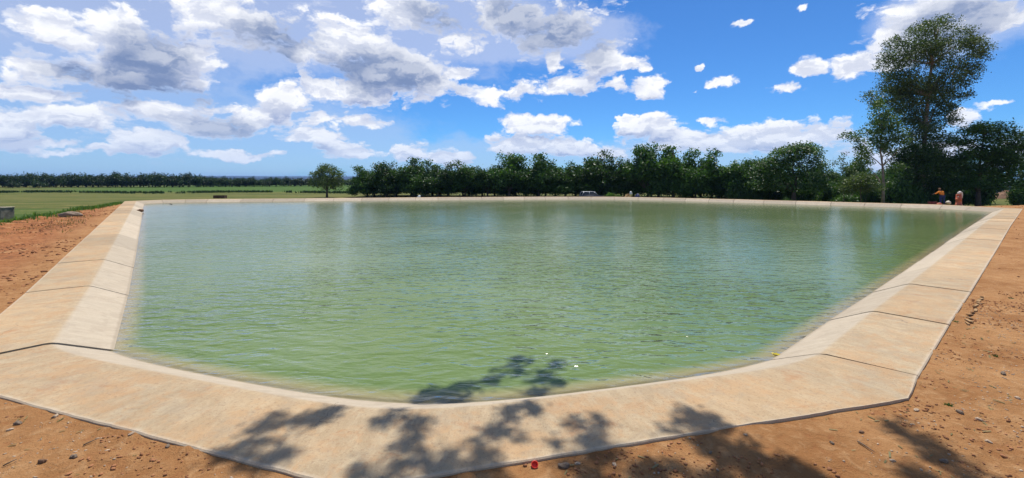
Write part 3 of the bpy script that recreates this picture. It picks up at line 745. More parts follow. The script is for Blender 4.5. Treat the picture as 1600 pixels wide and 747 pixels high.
def px_puffs(lst, Yd, base_px, z0, seed=0, dd=0.7):
    """(px, py, rx_px, ry_px) -> puffs in metres relative to the tree base"""
    r = random.Random(seed); out = []; bx = (base_px - 800) / F * Yd; k = Yd / F
    for (x, y, rx, ry) in lst:
        R = rx * k
        for j in range(1 if rx < 9 else 2):
            out.append(((x - 800) / F * Yd - bx + r.uniform(-.15, .15) * R, r.uniform(-dd, dd) * max(R, 1.2), CAMH + (HOR - y) * k - z0, R * r.uniform(.85, 1.05), ry * k * r.uniform(.85, 1.05)))
    return out
def px_tree(name, base_px, Yd, lst, trunk_px, tr, nleaf, size, leafm, barkm, label, seed=1, **kw):
    X = (base_px - 800) / F * Yd; z0 = gz(X, Yd); k = Yd / F
    pf = px_puffs(lst, Yd, base_px, z0, seed, kw.pop('dd', 0.7))
    tp = [(0, 0, -0.2)] + [((x - base_px) * k, random.uniform(-.1, .1), CAMH + (HOR - y) * k - z0) for x, y in trunk_px]
    return tree(name, (X, Yd, z0), pf, tp, tr, nleaf, size, leafm, barkm, label, seed=seed, **kw)
# lone tree on the left of the orchard
px_tree('round_tree', 511, 88, [(511, 268, 14, 10), (498, 274, 9, 8), (525, 272, 9, 9), (492, 283, 7, 8), (530, 284, 7, 7), (511, 284, 17, 9), (511, 263, 6, 7), (520, 262, 5, 5), (502, 264, 5, 6), (500, 293, 8, 5), (522, 293, 8, 5)],
        [(511, 298), (511, 285), (512, 270)], 0.2, 7000, 0.14, M['gum'], M['bark'], 'lone round grey-green tree standing apart left of the orchard', seed=3)
# dome tree right of the orchard
px_tree('spreading_tree', 1240, 62, [(1240, 240, 30, 12), (1215, 246, 22, 12), (1268, 243, 20, 13), (1240, 232, 22, 7), (1258, 233, 16, 7), (1205, 258, 22, 13), (1280, 258, 14, 14), (1240, 262, 34, 16), (1195, 272, 20, 14), (1285, 276, 13, 13), (1240, 284, 40, 13), (1205, 288, 24, 10), (1270, 290, 18, 10), (1190, 262, 12, 10)],
        [(1240, 300), (1243, 284), (1238, 262), (1242, 244)], 0.28, 17000, 0.15, M['pecan'], M['bark'], 'broad dome-shaped dark tree between the orchard and the tall gum', seed=4, flat=0.6)
px_tree('leafy_tree', 1178, 68, [(1178, 262, 16, 12), (1168, 275, 16, 12), (1190, 258, 12, 10), (1175, 290, 20, 10), (1158, 270, 10, 9)],
        [(1178, 298), (1177, 275), (1178, 262)], 0.2, 5000, 0.15, M['pecan'], M['bark'], 'low leafy tree touching the left side of the broad dome tree', seed=5)
# tall gum
gum = [(1455, 42, 22, 12), (1480, 40, 18, 10), (1430, 52, 20, 12), (1405, 68, 16, 14), (1505, 50, 16, 12), (1525, 62, 14, 14), (1535, 80, 10, 10), (1455, 65, 30, 14), (1490, 72, 28, 14), (1390, 88, 12, 12), (1415, 92, 22, 13),
       (1450, 95, 26, 14), (1490, 98, 24, 14), (1520, 92, 14, 14), (1395, 115, 13, 13), (1425, 122, 18, 13), (1460, 125, 24, 14), (1495, 125, 16, 12), (1385, 140, 12, 10), (1415, 150, 18, 12), (1455, 152, 22, 14), (1485, 148, 14, 12),
       (1370, 160, 14, 9), (1400, 172, 14, 9), (1445, 180, 20, 14), (1475, 172, 14, 12), (1435, 205, 18, 12), (1465, 200, 16, 14), (1450, 222, 22, 12), (1508, 128, 12, 10), (1500, 112, 16, 12), (1545, 78, 5, 5), (1500, 150, 10, 10), (1490, 168, 12, 12), (1425, 190, 14, 10), (1480, 190, 12, 10), (1410, 135, 22, 14), (1395, 100, 20, 14), (1356, 150, 10, 7), (1385, 158, 16, 9), (1470, 218, 12, 12), (1425, 160, 18, 14), (1440, 135, 30, 14), (1520, 110, 14, 12), (1470, 32, 12, 6), (1440, 232, 20, 12), (1425, 215, 14, 12), (1465, 235, 18, 12), (1405, 120, 20, 16), (1430, 80, 26, 14), (1440, 165, 26, 14), (1462, 185, 20, 14), (1420, 140, 22, 12), (1478, 135, 22, 14), (1510, 75, 20, 14), (1475, 150, 20, 16), (1450, 250, 24, 10)]
px_tree('tall_gum_tree', 1441, 63, gum, [(1441, 290), (1443, 250), (1446, 200), (1450, 150), (1456, 100), (1462, 60), (1466, 45)], 0.38, 54000, 0.15, M['gum'], M['gumbark'],
        'tallest tree, a high grey-green gum rising above all others at the right', seed=8, nl=30, aspect=0.38, hollow=0.3, dd=0.9)
px_tree('leaning_tree', 1379, 57, [(1375, 175, 12, 12), (1385, 190, 16, 12), (1370, 200, 15, 14), (1392, 210, 14, 12), (1375, 222, 14, 12), (1328, 213, 9, 8), (1338, 225, 9, 8), (1348, 238, 9, 9), (1355, 252, 9, 8), (1390, 235, 10, 9), (1365, 160, 6, 6), (1320, 208, 5, 5), (1402, 222, 9, 7), (1345, 262, 10, 8), (1398, 262, 8, 8)],
        [(1380, 290), (1378, 260), (1376, 235), (1377, 205), (1374, 175)], 0.17, 9000, 0.13, M['lime'], M['gumbark'], 'slender lighter green tree with a bare trunk, just left of the tallest gum', seed=9, nl=16)
px_tree('sapling', 1319, 56, [(1316, 245, 6, 7), (1322, 258, 6, 7), (1312, 268, 8, 6), (1327, 272, 6, 7), (1318, 285, 8, 7), (1308, 255, 4, 4)],
        [(1319, 295), (1317, 270), (1318, 242)], 0.05, 700, 0.11, M['gum'], M['bark'], 'wispy see-through sapling left of the slender lighter green tree', seed=10, nl=6)
px_tree('shrub', 1345, 53, [(1345, 285, 18, 10), (1332, 295, 14, 8), (1360, 292, 14, 9), (1350, 275, 10, 7)], [(1345, 300), (1346, 285)], 0.06, 3500, 0.12, M['gum'], M['bark'],
        'grey-green shrub at the foot of the slender lighter tree', seed=11, cat='shrub')
px_tree('leafy_tree', 1425, 59, [(1425, 238, 20, 12), (1445, 245, 24, 12), (1410, 250, 14, 9), (1465, 240, 16, 12), (1430, 262, 22, 12), (1460, 265, 24, 14), (1482, 255, 14, 12), (1425, 282, 16, 10), (1455, 288, 22, 10)],
        [(1428, 290), (1432, 265), (1436, 245)], 0.2, 11000, 0.14, M['pecan'], M['bark'], 'dark leafy tree crowding the trunk of the tallest gum, behind the worker', seed=12)
acac = [(1545, 200, 26, 9), (1520, 205, 20, 9), (1570, 212, 22, 9), (1500, 222, 14, 9), (1535, 222, 28, 11), (1580, 230, 22, 10), (1510, 242, 20, 10), (1550, 245, 28, 11), (1595, 215, 14, 8), (1600, 240, 16, 9), (1525, 265, 28, 12),
        (1560, 270, 18, 10), (1500, 272, 16, 11), (1515, 288, 22, 9), (1545, 290, 20, 8), (1490, 290, 14, 9)]
px_tree('spreading_tree', 1528, 58, acac + [(1560, 250, 22, 14), (1600, 228, 18, 12), (1575, 285, 14, 9), (1540, 240, 26, 14), (1590, 260, 16, 12), (1505, 255, 18, 12)], [(1528, 300), (1530, 275), (1532, 245), (1538, 212)], 0.26, 30000, 0.14, M['pecan'], M['bark'], 'dark spreading tree with layered boughs behind the red standpipe', seed=13, flat=0.8, hollow=0.3)
px_tree('spreading_tree', 1625, 60, [(1610, 265, 20, 14), (1590, 280, 14, 10), (1635, 250, 30, 16), (1630, 275, 26, 14), (1600, 295, 14, 6)], [(1625, 300), (1625, 270), (1628, 250)], 0.25, 6000, 0.14, M['pecan'], M['bark'],
        'dark tree cut off by the right edge of the picture', seed=14)
# background filler at the right
FILL = 'distant trees closing the gaps at the right'
fill = [(1300, 262, 84, 1.0), (1335, 256, 88, 1.1), (1365, 262, 82, 1.0), (1400, 250, 86, 1.2), (1430, 240, 92, 1.3), (1470, 236, 88, 1.3), (1500, 244, 84, 1.1), (1210, 250, 86, 1.1), (1260, 255, 90, 1.1), (1540, 256, 92, 1.1)]
for k, (px, top, Yd, wf) in enumerate(fill):
    X = (px - 800) / F * Yd; z0 = gz(X, Yd); H = CAMH + (HOR - top) / F * Yd - z0
    copy_tree(proto_objs[k % 5], (X, Yd, z0), k * 2.2, (wf, wf, H / P_H), 'dark background tree seen through the gaps between the right-hand trees', FILL)
UG = 'undergrowth at the foot of the right-hand trees'
ug = []
for k in range(44):
    px = 1150 + 11.2 * k + random.uniform(-5, 5); Yd = random.uniform(64, 70) if px < 1300 else random.uniform(58, 68); X = (px - 800) / F * Yd
    if 1545 < px < 1590: continue
    r = random.Random(k); w_ = r.uniform(.9, 1.5); h_ = r.uniform(1.3, 3.0)
    if len(ug) < 4:
        pf = [(r.uniform(-.7, .7), r.uniform(-.5, .5), r.uniform(.25, .9), r.uniform(.35, .6), r.uniform(.2, .4)) for _ in range(9)]
        t = tree('bush', (X, Yd, gz(X, Yd)), pf, [(0, 0, -.1), (0, 0, .3), (0, 0, .7)], .04, 2200, .10, M['pecan'], M['bark'], 'dark bush in the undergrowth beneath the right-hand trees', UG, seed=300 + k, nl=4, cat='bush')
        t.scale = (w_, w_, h_ / 1.1); ug.append(t)
    else: copy_tree(ug[k % 4], (X, Yd, gz(X, Yd)), r.uniform(0, 6), (w_, w_, h_ / 1.1), 'dark bush in the undergrowth beneath the right-hand trees', UG)
# far tree line on the left
fp = []
for s in range(4):
    pf = pecan_puffs(6.0, 7.0, 90 + s)
    fp.append(pf)
far_objs = []; FARG = 'trees of the distant belt beyond the left field'
cnt = 0
for rowi in range(2):
    px = -20
    while px < 700:
        Yd = (205 if px < 260 else 205 + (px - 260) * 0.16) + rowi * 12; X = (px - 800) / F * Yd
        z0 = gz(X, Yd); s = cnt % 4; h = random.uniform(5.6, 7.4) * (1.0 if px < 300 else 0.86); 
        if px > 340: h *= 0.85
        scl = (random.uniform(.9, 1.2), random.uniform(.9, 1.2), h / 6.0)
        lab = 'dark tree of the distant belt between the mown field and the blue hills'
        if len(far_objs) < 4:
            t = tree('belt_tree', (X, Yd, z0), fp[s], [(0, 0, -.2), (0, 0, 1.5), (.1, 0, 3), (0, 0, 5)], .2, 2600, 0.26, M['far_leaf'], M['bark'], lab, FARG, seed=95 + s, nl=8)
            t.scale = scl; far_objs.append(t)
        else: copy_tree(far_objs[s], (X, Yd, z0), random.uniform(0, 6), scl, lab, FARG)
        cnt += 1; px += random.uniform(11, 17) * 0.9
for (px, py, h, w) in [(20, 296, 3.2, 1.0), (61, 296, 3.4, 1.2)]:      # bushes in front of the belt
    Yd = 185; X = (px - 800) / F * Yd
    copy_tree(far_objs[0], (X, Yd, gz(X, Yd)), 1.0, (w * .6, w * .6, h / 6.0), 'low dark tree standing in front of the distant belt at far left', 'low trees in front of the distant belt')
# rough weeds along the edge of the crop
def blades(pts, h, w, mat, name, lean=0.4, seed=3):
    r = np.random.default_rng(seed); n = len(pts); P = np.array(pts); a = r.random(n) * 6.283; hh = h * (0.5 + 0.8 * r.random(n)); ww = w * (0.6 + 0.8 * r.random(n))
    dx = np.cos(a); dy = np.sin(a); l = lean * hh * r.random(n); la = r.random(n) * 6.283
    tip = P + np.stack([np.cos(la) * l, np.sin(la) * l, hh], -1); s = np.stack([dx * ww, dy * ww, 0 * dx], -1)
    return quads_mesh(name, np.stack([P - s, P + s, tip + s * 0.15, tip - s * 0.15], 1), mat)
pts = []
for _ in range(6000):
    px = random.uniform(-20, 600); Yd = random.gauss(122, 2.2) + 4 * math.sin(px * .02); X = (px - 800) / F * Yd
    if vnoise(np.array(px * 0.06), np.array(Yd * 0.2), 4) < 0.38: continue
    pts.append((X, Yd, -1.15))
tag(link_mesh('weed_strip', blades(pts, 0.6, 0.16, M['far_leaf'], 'weed_strip')), 'dark weedy strip along the near edge of the green crop', 'weeds', kind='stuff')
# lush grass at the foot of the left bank
pts = []
for _ in range(26000):
    t = random.random(); q = bermB + (bermA - bermB) * (t * 1.28 - 0.22); off = random.gauss(1.5, 0.7) * (1.2 - 0.4 * t) - 0.15
    d = (bermA - bermB) / np.linalg.norm(bermA - bermB); nrm = np.array((d[1], -d[0])) * -1
    x, y = q + nrm * off
    if vnoise(np.array(x * 0.9), np.array(y * 0.9), 12) < 0.40 - 0.3 * t: continue
    pts.append((x, y))
P = np.array(pts); Zp, Sp, Gp = ground_h(P[:, 0], P[:, 1]); ok = Sp > 0.05
tag(link_mesh('grass', blades(np.c_[P, Zp - 0.02][ok], 0.30, 0.03, M['grass'], 'grass', 0.7)), 'bright green grass along the foot of the left bank', 'grass', kind='stuff')
pts = []
for _ in range(26000):
    x = random.uniform(-42, -10); y = random.uniform(8, 46)
    if vnoise(np.array(x * 0.6), np.array(y * 0.6), 8) < 0.62: continue
    pts.append((x, y))
P = np.array(pts); Zp, Sp, Gp = ground_h(P[:, 0], P[:, 1]); ok = (Sp > 0.8) & (Gp < 0.6)
tag(link_mesh('dry_grass', blades(np.c_[P, Zp - 0.01][ok], 0.16, 0.016, M['dry'], 'dry_grass', 1.2, 5)), 'sparse dry grass on the red bank at the left', 'dry grass', kind='stuff')

# ------------------------------------------------------------------ the tree whose shade falls on the foreground
def overhead():
    base = Vector((1.5, -4.2, 0.0)); base.z = gz(base.x, base.y)
    targets = [  # shadow (px, py, size_px, water?)
        (430, 668, 55, 0), (470, 655, 30, 0), (385, 690, 26, 0), (505, 650, 18, 0), (640, 690, 30, 0), (670, 715, 36, 0), (620, 725, 24, 0), (605, 655, 16, 0),
        (790, 645, 44, 0), (830, 630, 24, 0), (775, 672, 26, 0), (700, 605, 40, 1), (690, 625, 30, 1), (815, 575, 38, 1), (850, 592, 30, 1), (790, 580, 24, 1), (765, 600, 16, 1), (835, 605, 22, 1), (660, 620, 22, 1), (720, 625, 20, 1), (865, 570, 16, 1),
        (920, 665, 34, 0), (910, 690, 36, 0), (945, 700, 26, 0), (780, 740, 24, 0), (1075, 652, 20, 0), (1115, 655, 24, 0), (1140, 690, 40, 0), (1060, 715, 46, 0), (1090, 680, 30, 0), (1160, 700, 40, 0), (1215, 735, 44, 0), (1150, 735, 46, 0), (1010, 725, 26, 0), (1270, 745, 30, 0), (750, 700, 20, 0), (760, 720, 18, 0), (650, 665, 20, 0), (690, 735, 22, 0),
        (1190, 715, 60, 0), (1120, 745, 50, 0), (1240, 745, 50, 0), (1000, 745, 30, 0), (930, 740, 26, 0),
        (1400, 660, 14, 0), (1430, 680, 22, 0), (1465, 700, 28, 0), (1500, 722, 32, 0), (1545, 745, 34, 0), (1440, 735, 18, 0), (560, 745, 26, 0), (440, 705, 20, 0)]
    puffs = []; r = random.Random(5)
    for (px, py, sz, wat) in targets:
        z = WL if wat else 0.0; g = at(px, py, z); H = r.uniform(8.2, 9.6)
        c = g + SUN * ((H - z) / SUN.z); rad = sz * g.y / F * 0.74
        for _ in range(6):
            q = Vector((r.gauss(0, rad * .75), r.gauss(0, rad * .75), r.gauss(0, .15)))
            puffs.append((c.x - base.x + q.x, c.y - base.y + q.y, c.z - base.z + q.z, max(0.07, rad * r.uniform(.25, .6)), max(0.07, rad * 0.3)))
    for k in range(26):       # the rest of the crown, behind the camera
        a = r.uniform(0, 6.28); rr = r.uniform(0.3, 3.2)
        puffs.append((math.cos(a) * rr - 0.2, math.sin(a) * rr - 1.2, r.uniform(5.2, 8.6), r.uniform(0.5, 0.9), r.uniform(0.4, 0.6)))
    t = empty('shade_tree', base); tag(t, 'tree outside the picture whose branches shade the near rim', 'tree')
    bm = bmesh.new(); trunk = [Vector((0, 0, -.3)), Vector((.05, .1, 1.5)), Vector((0, .4, 3.2)), Vector((-.1, .9, 4.8))]
    tube(bm, trunk, [.34, .27, .23, .18], 10)
    limbs = [Vector((-4.0, 11.4, 8.9)), Vector((-1.9, 11.8, 8.9)), Vector((-.2, 13.3, 9.0)), Vector((1.2, 11.6, 8.9)), Vector((3.6, 11.2, 8.9)), Vector((.2, -3.0, 7.5)), Vector((-2.4, -2.2, 7.0)), Vector((2.6, -1.5, 7.2))]
    mids = []
    for j, L in enumerate(limbs):
        pts = limb_pts(trunk[-1] if j % 2 else trunk[2], L, 0.12, 9, 70 + j); tube(bm, pts, [0.10 * (1 - k / 9) ** 3.2 + 0.008 for k in range(10)], 7); mids += pts[2:]
    hub = trunk[-1]
    for j, p in enumerate(sorted(puffs, key=lambda p: (Vector(p[:3]) - hub).length)):
        c = Vector(p[:3]); q = min(mids, key=lambda v: (v - c).length)
        if (q - c).length > 0.05: tube(bm, limb_pts(q, c, 0.16, 4, 200 + j), [0.009, 0.008, 0.007, 0.006, 0.004], 4); mids.append(c)
    link_mesh('trunk', bm_done(bm, 'trunk', M['bark'], True), t)
    n1 = 13000; A = leaf_cloud(puffs[:len(targets) * 6], n1, 0.048, 0.38, 0.3, 77, 0.05, 9, 1.3); B = leaf_cloud(puffs[len(targets) * 6:], 6000, 0.09, 0.45, 0.3, 78, 0.4)
    link_mesh('crown', quads_mesh('crown', np.concatenate([A, B]), M['pecan']), t)
overhead()

# ------------------------------------------------------------------ stones, gravel, clods
def rock_bm(seed, sub=2, rough=0.25):
    bm = bmesh.new(); bmesh.ops.create_icosphere(bm, subdivisions=sub, radius=1.0)
    r = random.Random(seed); ph = [r.uniform(0, 6) for _ in range(6)]
    for v in bm.verts:
        d = v.co.normalized(); k = 1 + rough * (math.sin(d.x * 2.3 + ph[0]) * math.sin(d.y * 2.7 + ph[1]) + 0.5 * math.sin(d.z * 5 + ph[2] + d.x * 4) + 0.4 * math.sin(d.y * 7 + ph[3])) + r.uniform(-.04, .04)
        v.co = d * k
        v.co = Vector((round(v.co.x * 3.1) / 3.1 * .35 + v.co.x * .65, v.co.y, v.co.z))
    return bm
tmpl = []
for s in range(6):
    b = rock_bm(s, 1, 0.3); b.verts.ensure_lookup_table()
    tmpl.append((np.array([v.co[:] for v in b.verts]), np.array([[v.index for v in f.verts] for f in b.faces]))); b.free()
def scatter(name, n, region, smin, smax, mat, seed, flat=0.45, power=3.0, label=None, dens=None):
    r = np.random.default_rng(seed); V = []; Fc = []; off = 0; k = 0
    cand = np.stack([r.uniform(region[0], region[1], n * 3), r.uniform(region[2], region[3], n * 3)], -1)
    Z, S, G = ground_h(cand[:, 0], cand[:, 1]); ok = (S > 0.03) & (G < 0.4)
    if dens: ok &= vfbm(cand[:, 0] * dens, cand[:, 1] * dens, 3, seed) > 0.42
    cand = cand[ok][:n]; Z = Z[ok][:n]
    for (x, y), z in zip(cand, Z):
        tv, tf = tmpl[r.integers(0, 6)]; s = smin + (smax - smin) * r.random() ** power; a = r.random() * 6.283
        sc = np.array([s * r.uniform(.7, 1.5), s * r.uniform(.6, 1.0), s * r.uniform(flat * .6, flat * 1.4)])
        p = tv * sc; ca, sa = math.cos(a), math.sin(a)
        p = np.stack([p[:, 0] * ca - p[:, 1] * sa + x, p[:, 0] * sa + p[:, 1] * ca + y, p[:, 2] + z + sc[2] * 0.35], -1)
        V.append(p); Fc.append(tf + off); off += len(p)
    me = bpy.data.meshes.new(name); V = np.concatenate(V); Fc = np.concatenate(Fc)
    me.vertices.add(len(V)); me.vertices.foreach_set('co', V.reshape(-1).astype(np.float32)); me.loops.add(Fc.size); me.loops.foreach_set('vertex_index', Fc.reshape(-1).astype(np.int32))
    me.polygons.add(len(Fc)); me.polygons.foreach_set('loop_start', np.arange(0, Fc.size, 3, dtype=np.int32)); me.polygons.foreach_set('loop_total', np.full(len(Fc), 3, np.int32)); me.update(calc_edges=True)
    me.materials.append(mat)
    return tag(link_mesh(name, me), label, name.replace('_', ' '), kind='stuff')
scatter('gravel', 9000, (-8, 12, 2.6, 9), 0.003, 0.015, M['pebble'], 11, 0.5, 3, 'pale gravel strewn over the red soil in the foreground', 1.3)
scatter('soil_crumbs', 16000, (-8, 12, 2.6, 10), 0.003, 0.022, M['clod'], 12, 0.55, 2.5, 'crumbs of red soil scattered along the near side of the rim', 0.9)
scatter('soil_clods', 9000, (-34, -9, 8, 44), 0.012, 0.065, M['clod'], 13, 0.5, 3.2, 'red clods on the bank left of the rim', 0.5)
scatter('bank_gravel', 1500, (9, 50, 6, 44), 0.01, 0.05, M['clod'], 14, 0.5, 2.5, 'small clods on the bare red soil right of the rim')
def stone(name, px, py, w_px, mat, label, h=0.45, seed=0, z=-0.09, rz=0.0, asp=0.6, group=None, cat='stone', stretch=None):
    p = at(px, py, z); s = w_px * p.y / F / 2
    o = link_mesh(name, bm_done(rock_bm(seed, 3, 0.18), name, mat, True)); o.scale = (s, s * asp, s * h); o.rotation_euler.z = rz
    o.location = (p.x, p.y, gz(p.x, p.y) + s * h * 0.5 if z < 0 and z > -0.2 else z + s * h * 0.4)
    return tag(o, label, cat, group)
stone('stone', 881, 739, 19, M['stone'], 'pale grey stone lying right of the red bottle cap', 0.42, 3, rz=0.15, asp=0.55)
stone('stone', 902, 735, 9, M['pebble'], 'small cream stone just right of the pale grey stone', 0.5, 5)
stone('stone', 1346, 682, 8, M['brownstone'], 'dark stone alone on bare soil below the chamfered rim corner', 0.5, 8)
stone('stone', 66, 732, 11, M['brownstone'], 'dark red clod near the bottom left corner of the photo', 0.6, 9)
stone('boulder', 110, 340, 31, M['stone'], 'long grey boulder on the edge of the left bank', 0.36, 12, z=-0.12, rz=-0.1, asp=0.5, cat='boulder')
px_st = [(28, 671, 12), (16, 681, 8), (87, 660, 10), (115, 724, 12), (150, 668, 9), (205, 690, 8), (262, 707, 9), (1262, 655, 9), (1290, 652, 7), (1300, 700, 8), (1395, 726, 8), (1432, 570 + 80, 9), (1500, 655, 11), (1530, 665, 9), (1375, 625, 8), (1110, 716, 8),
         (960, 735, 9), (1165, 690, 6), (1568, 592, 10), (1590, 630, 9), (1545, 700, 9), (1475, 730, 12)]
for k, (a, b, c) in enumerate(px_st):
    stone('stone', a, b, c, M['pebble'] if k % 3 else M['stone'], 'small pale stone on the red soil of the foreground', 0.5, 20 + k % 5, rz=k * 0.9, group='small pale stones in the foreground')
# orange clay shards along the right outer edge
for k in range(12):
    p0 = P2(1483, 507); p1 = P2(1517, 456); q = lerp(p0, p1, 0.1 + 0.8 * k / 11); q = q + np.array((0.10 + 0.08 * random.random(), -0.10 - 0.05 * random.random()))
    bm = bmesh.new(); bm_box(bm, (0, 0, 0), (random.uniform(.08, .2), random.uniform(.03, .06), .02), 0.004)
    o = link_mesh('clay_shard', bm_done(bm, 'clay_shard', M['mound'])); o.location = (q[0], q[1], gz(q[0], q[1]) + 0.02); o.rotation_euler = (random.uniform(-.2, .2), random.uniform(-.3, .3), random.uniform(0.2, 1.3))
    tag(o, 'thin orange clay shard fallen along the outer edge of the right-hand slabs', 'clay shard', 'clay shards along the right rim')
# twigs
for k, (x0, y0, x1, y1) in enumerate([(5, 736, 26, 729), (130, 704, 152, 694), (80, 661, 92, 655), (1340, 695, 1368, 712)]):
    a, b = at(x0, y0, -.07), at(x1, y1, -.07); bm = bmesh.new(); a.z = gz(a.x, a.y) + .012; b.z = gz(b.x, b.y) + .015
    tube(bm, [Vector((0, 0, 0))] + [(b - a) * t + Vector((0, 0.004 * (-1) ** int(t * 10), .004)) for t in (.35, .7, 1.0)], [.006, .006, .004, .002], 6)
    o = link_mesh('twig', bm_done(bm, 'twig', M['bark'], True), loc=a)
    tag(o, ['dark twig at the bottom left corner', 'bent twig below the near left slab', 'short twig close under the near left slab edge', 'twig on bare soil at bottom right'][k], 'twig')
# small weeds
for k, (px, py) in enumerate([(1483, 641), (1493, 508), (1580, 470), (1555, 560)]):
    p = at(px, py, -.08); r = np.random.default_rng(k); pts = np.c_[r.normal(0, .022, 40), r.normal(0, .014, 40), np.zeros(40)]
    o = link_mesh('weed', blades(pts, 0.022, 0.006, M['pecan'], 'weed', 2.0, k), loc=(p.x, p.y, gz(p.x, p.y)))
    tag(o, 'tiny green weed flat on the bare soil right of the rim', 'weed', 'tiny weeds right of the rim')

r = np.random.default_rng(99); n = 2200; c = np.stack([r.uniform(-8, 12, n), r.uniform(2.6, 9, n)], -1); Zl, Sl, Gl = ground_h(c[:, 0], c[:, 1])
ok = (Sl > 0.03) & (vfbm(c[:, 0] * 1.1, c[:, 1] * 1.1, 3, 44) > 0.44); c = c[ok]; Zl = Zl[ok]; n = len(c); a = r.normal(0.5, 0.9, n); l = 0.01 + 0.04 * r.random(n) ** 2; wv = l * 0.16 + 0.002
d = np.stack([np.cos(a) * l, np.sin(a) * l, r.normal(0, .15, n) * l], -1); e = np.stack([-np.sin(a) * wv, np.cos(a) * wv, 0 * a], -1); P0 = np.c_[c, Zl + 0.008]
tag(link_mesh('straw_litter', quads_mesh('straw_litter', np.stack([P0 - d - e, P0 + d - e, P0 + d + e, P0 - d + e], 1), M['dry'])), 'dry straw and chips littering the red soil of the foreground', 'litter', kind='stuff')
# red bottle cap, upturned
p = at(835, 736, -.08); bm = bmesh.new(); prof = [(0.0, 0.0), (0.024, 0.0), (0.029, 0.004), (0.031, 0.03), (0.027, 0.031), (0.025, 0.008), (0.0, 0.006)]
N_ = 28; R = [[bm.verts.new((r_ * math.cos(6.2832 * k / N_) * (1 + .03 * (k % 2) * (r_ > .028)), r_ * math.sin(6.2832 * k / N_) * (1 + .03 * (k % 2) * (r_ > .028)), z_)) for k in range(N_)] for r_, z_ in prof[1:-1]]
for i_ in range(len(R) - 1):
    for k in range(N_): bm.faces.new((R[i_][k], R[i_][(k + 1) % N_], R[i_ + 1][(k + 1) % N_], R[i_ + 1][k]))
bm.faces.new(R[0][::-1]); bm.faces.new(R[-1])
o = link_mesh('bottle_cap', bm_done(bm, 'bottle_cap', M['redplastic'], False)); o.location = (p.x, p.y, gz(p.x, p.y) + .004); o.rotation_euler = (math.radians(38), 0.1, 0)
tag(o, 'red plastic bottle cap lying tilted on the soil by the near rim', 'bottle cap')
# yellow wrapper floating
p = at(1212, 554, WL); bm = bmesh.new(); g = [[bm.verts.new(((i - 2) * .022 + .006 * math.sin(j * 2), (j - 1.5) * .03, .006 + .010 * math.sin(i * 1.7 + j * 2.1))) for i in range(5)] for j in range(4)]
for j in range(3):
    for i in range(4): bm.faces.new((g[j][i], g[j][i + 1], g[j + 1][i + 1], g[j + 1][i]))
bmesh.ops.solidify(bm, geom=bm.faces[:], thickness=0.003)
o = link_mesh('wrapper', bm_done(bm, 'wrapper', M['yellow']), loc=(p.x, p.y, WL + 0.006)); tag(o, 'crumpled yellow wrapper floating near the right rim', 'wrapper')
# brown stone at the waterline far left
p = at(219, 330.0, -0.22); o = stone('stone', 219, 330, 9, M['brownstone'], 'brown stone on the left slope at the waterline near the far corner', 0.5, 31, z=-0.24)
# ------------------------------------------------------------------ things in the left field
def place(px, Yd, dz=0.0): X = (px - 800) / F * Yd; return Vector((X, Yd, gz(X, Yd) + dz))
t = empty('water_trough', (-47.2, 38.0, gz(-44, 38))); tag(t, 'weathered concrete trough in the field at the left edge', 'trough')
bm = bmesh.new()
for (c, s) in [((0, -.45, .5), (7.6, .14, 1.0)), ((0, .45, .5), (7.6, .14, 1.0)), ((-3.73, 0, .5), (.14, .756, 1.0)), ((3.73, 0, .5), (.14, .756, 1.0)), ((0, 0, .15), (7.3, .75, .3))]: bm_box(bm, c, s, 0.01)
link_mesh('trough_wall', bm_done(bm, 'trough_wall', M['trough']), t)
bm = bmesh.new()
for (c, s) in [((0, -.45, 1.03), (7.7, .2, .07)), ((0, .45, 1.03), (7.7, .2, .07)), ((-3.73, 0, 1.03), (.2, .7, .07)), ((3.73, 0, 1.03), (.2, .7, .07))]: bm_box(bm, c, s, 0.015)
link_mesh('coping', bm_done(bm, 'coping', M['trough_lit_top']), t)  # top edge of the trough, its sunlit look carried by the paler colour
q = place(344, 84); t = empty('timber_crate', q); tag(t, 'low dark brown timber crate in the field behind the far left rim', 'crate')
for j in range(4):
    bm = bmesh.new(); bm_box(bm, (0, -.4, .1 + .145 * j), (2.0, .05, .125), .008); bm_box(bm, (0, .4, .1 + .145 * j), (2.0, .05, .125), .008)
    link_mesh('board', bm_done(bm, 'board', M['wood']), t)
for sx in (-1, 1):
    bm = bmesh.new(); bm_box(bm, (sx * 1.03, 0, .3), (.05, .86, .6), .008); link_mesh('end_panel', bm_done(bm, 'end_panel', M['wood']), t)
# ------------------------------------------------------------------ car under the orchard trees
q = place(923, 72); t = empty('parked_car', q, 0.12); tag(t, 'dark car with silver roof parked under the orchard trees', 'car')
def side_profile(bm, prof, w, taper=0.0):
    L = [bm.verts.new((x, -w / 2 + taper * max(0, z - .85), z)) for x, z in prof]; Rr = [bm.verts.new((x, w / 2 - taper * max(0, z - .85), z)) for x, z in prof]
    n = len(prof); bm.faces.new(L); bm.faces.new(Rr[::-1])
    for i in range(n): bm.faces.new((L[i], Rr[i], Rr[(i + 1) % n], L[(i + 1) % n]))
bm = bmesh.new(); side_profile(bm, [(-1.75, .28), (1.8, .28), (1.88, .55), (1.75, .82), (.95, .93), (-1.70, .95), (-1.85, .7), (-1.85, .4)], 1.62); bmesh.ops.recalc_face_normals(bm, faces=bm.faces)
bmesh.ops.bevel(bm, geom=bm.edges[:], offset=.04, segments=2, affect='EDGES'); body = link_mesh('body', bm_done(bm, 'body', M['darkbody'], True), t)
bm = bmesh.new(); side_profile(bm, [(-1.62, .93), (.95, .93), (.35, 1.42), (-1.35, 1.44)], 1.5, .3); bmesh.ops.recalc_face_normals(bm, faces=bm.faces)
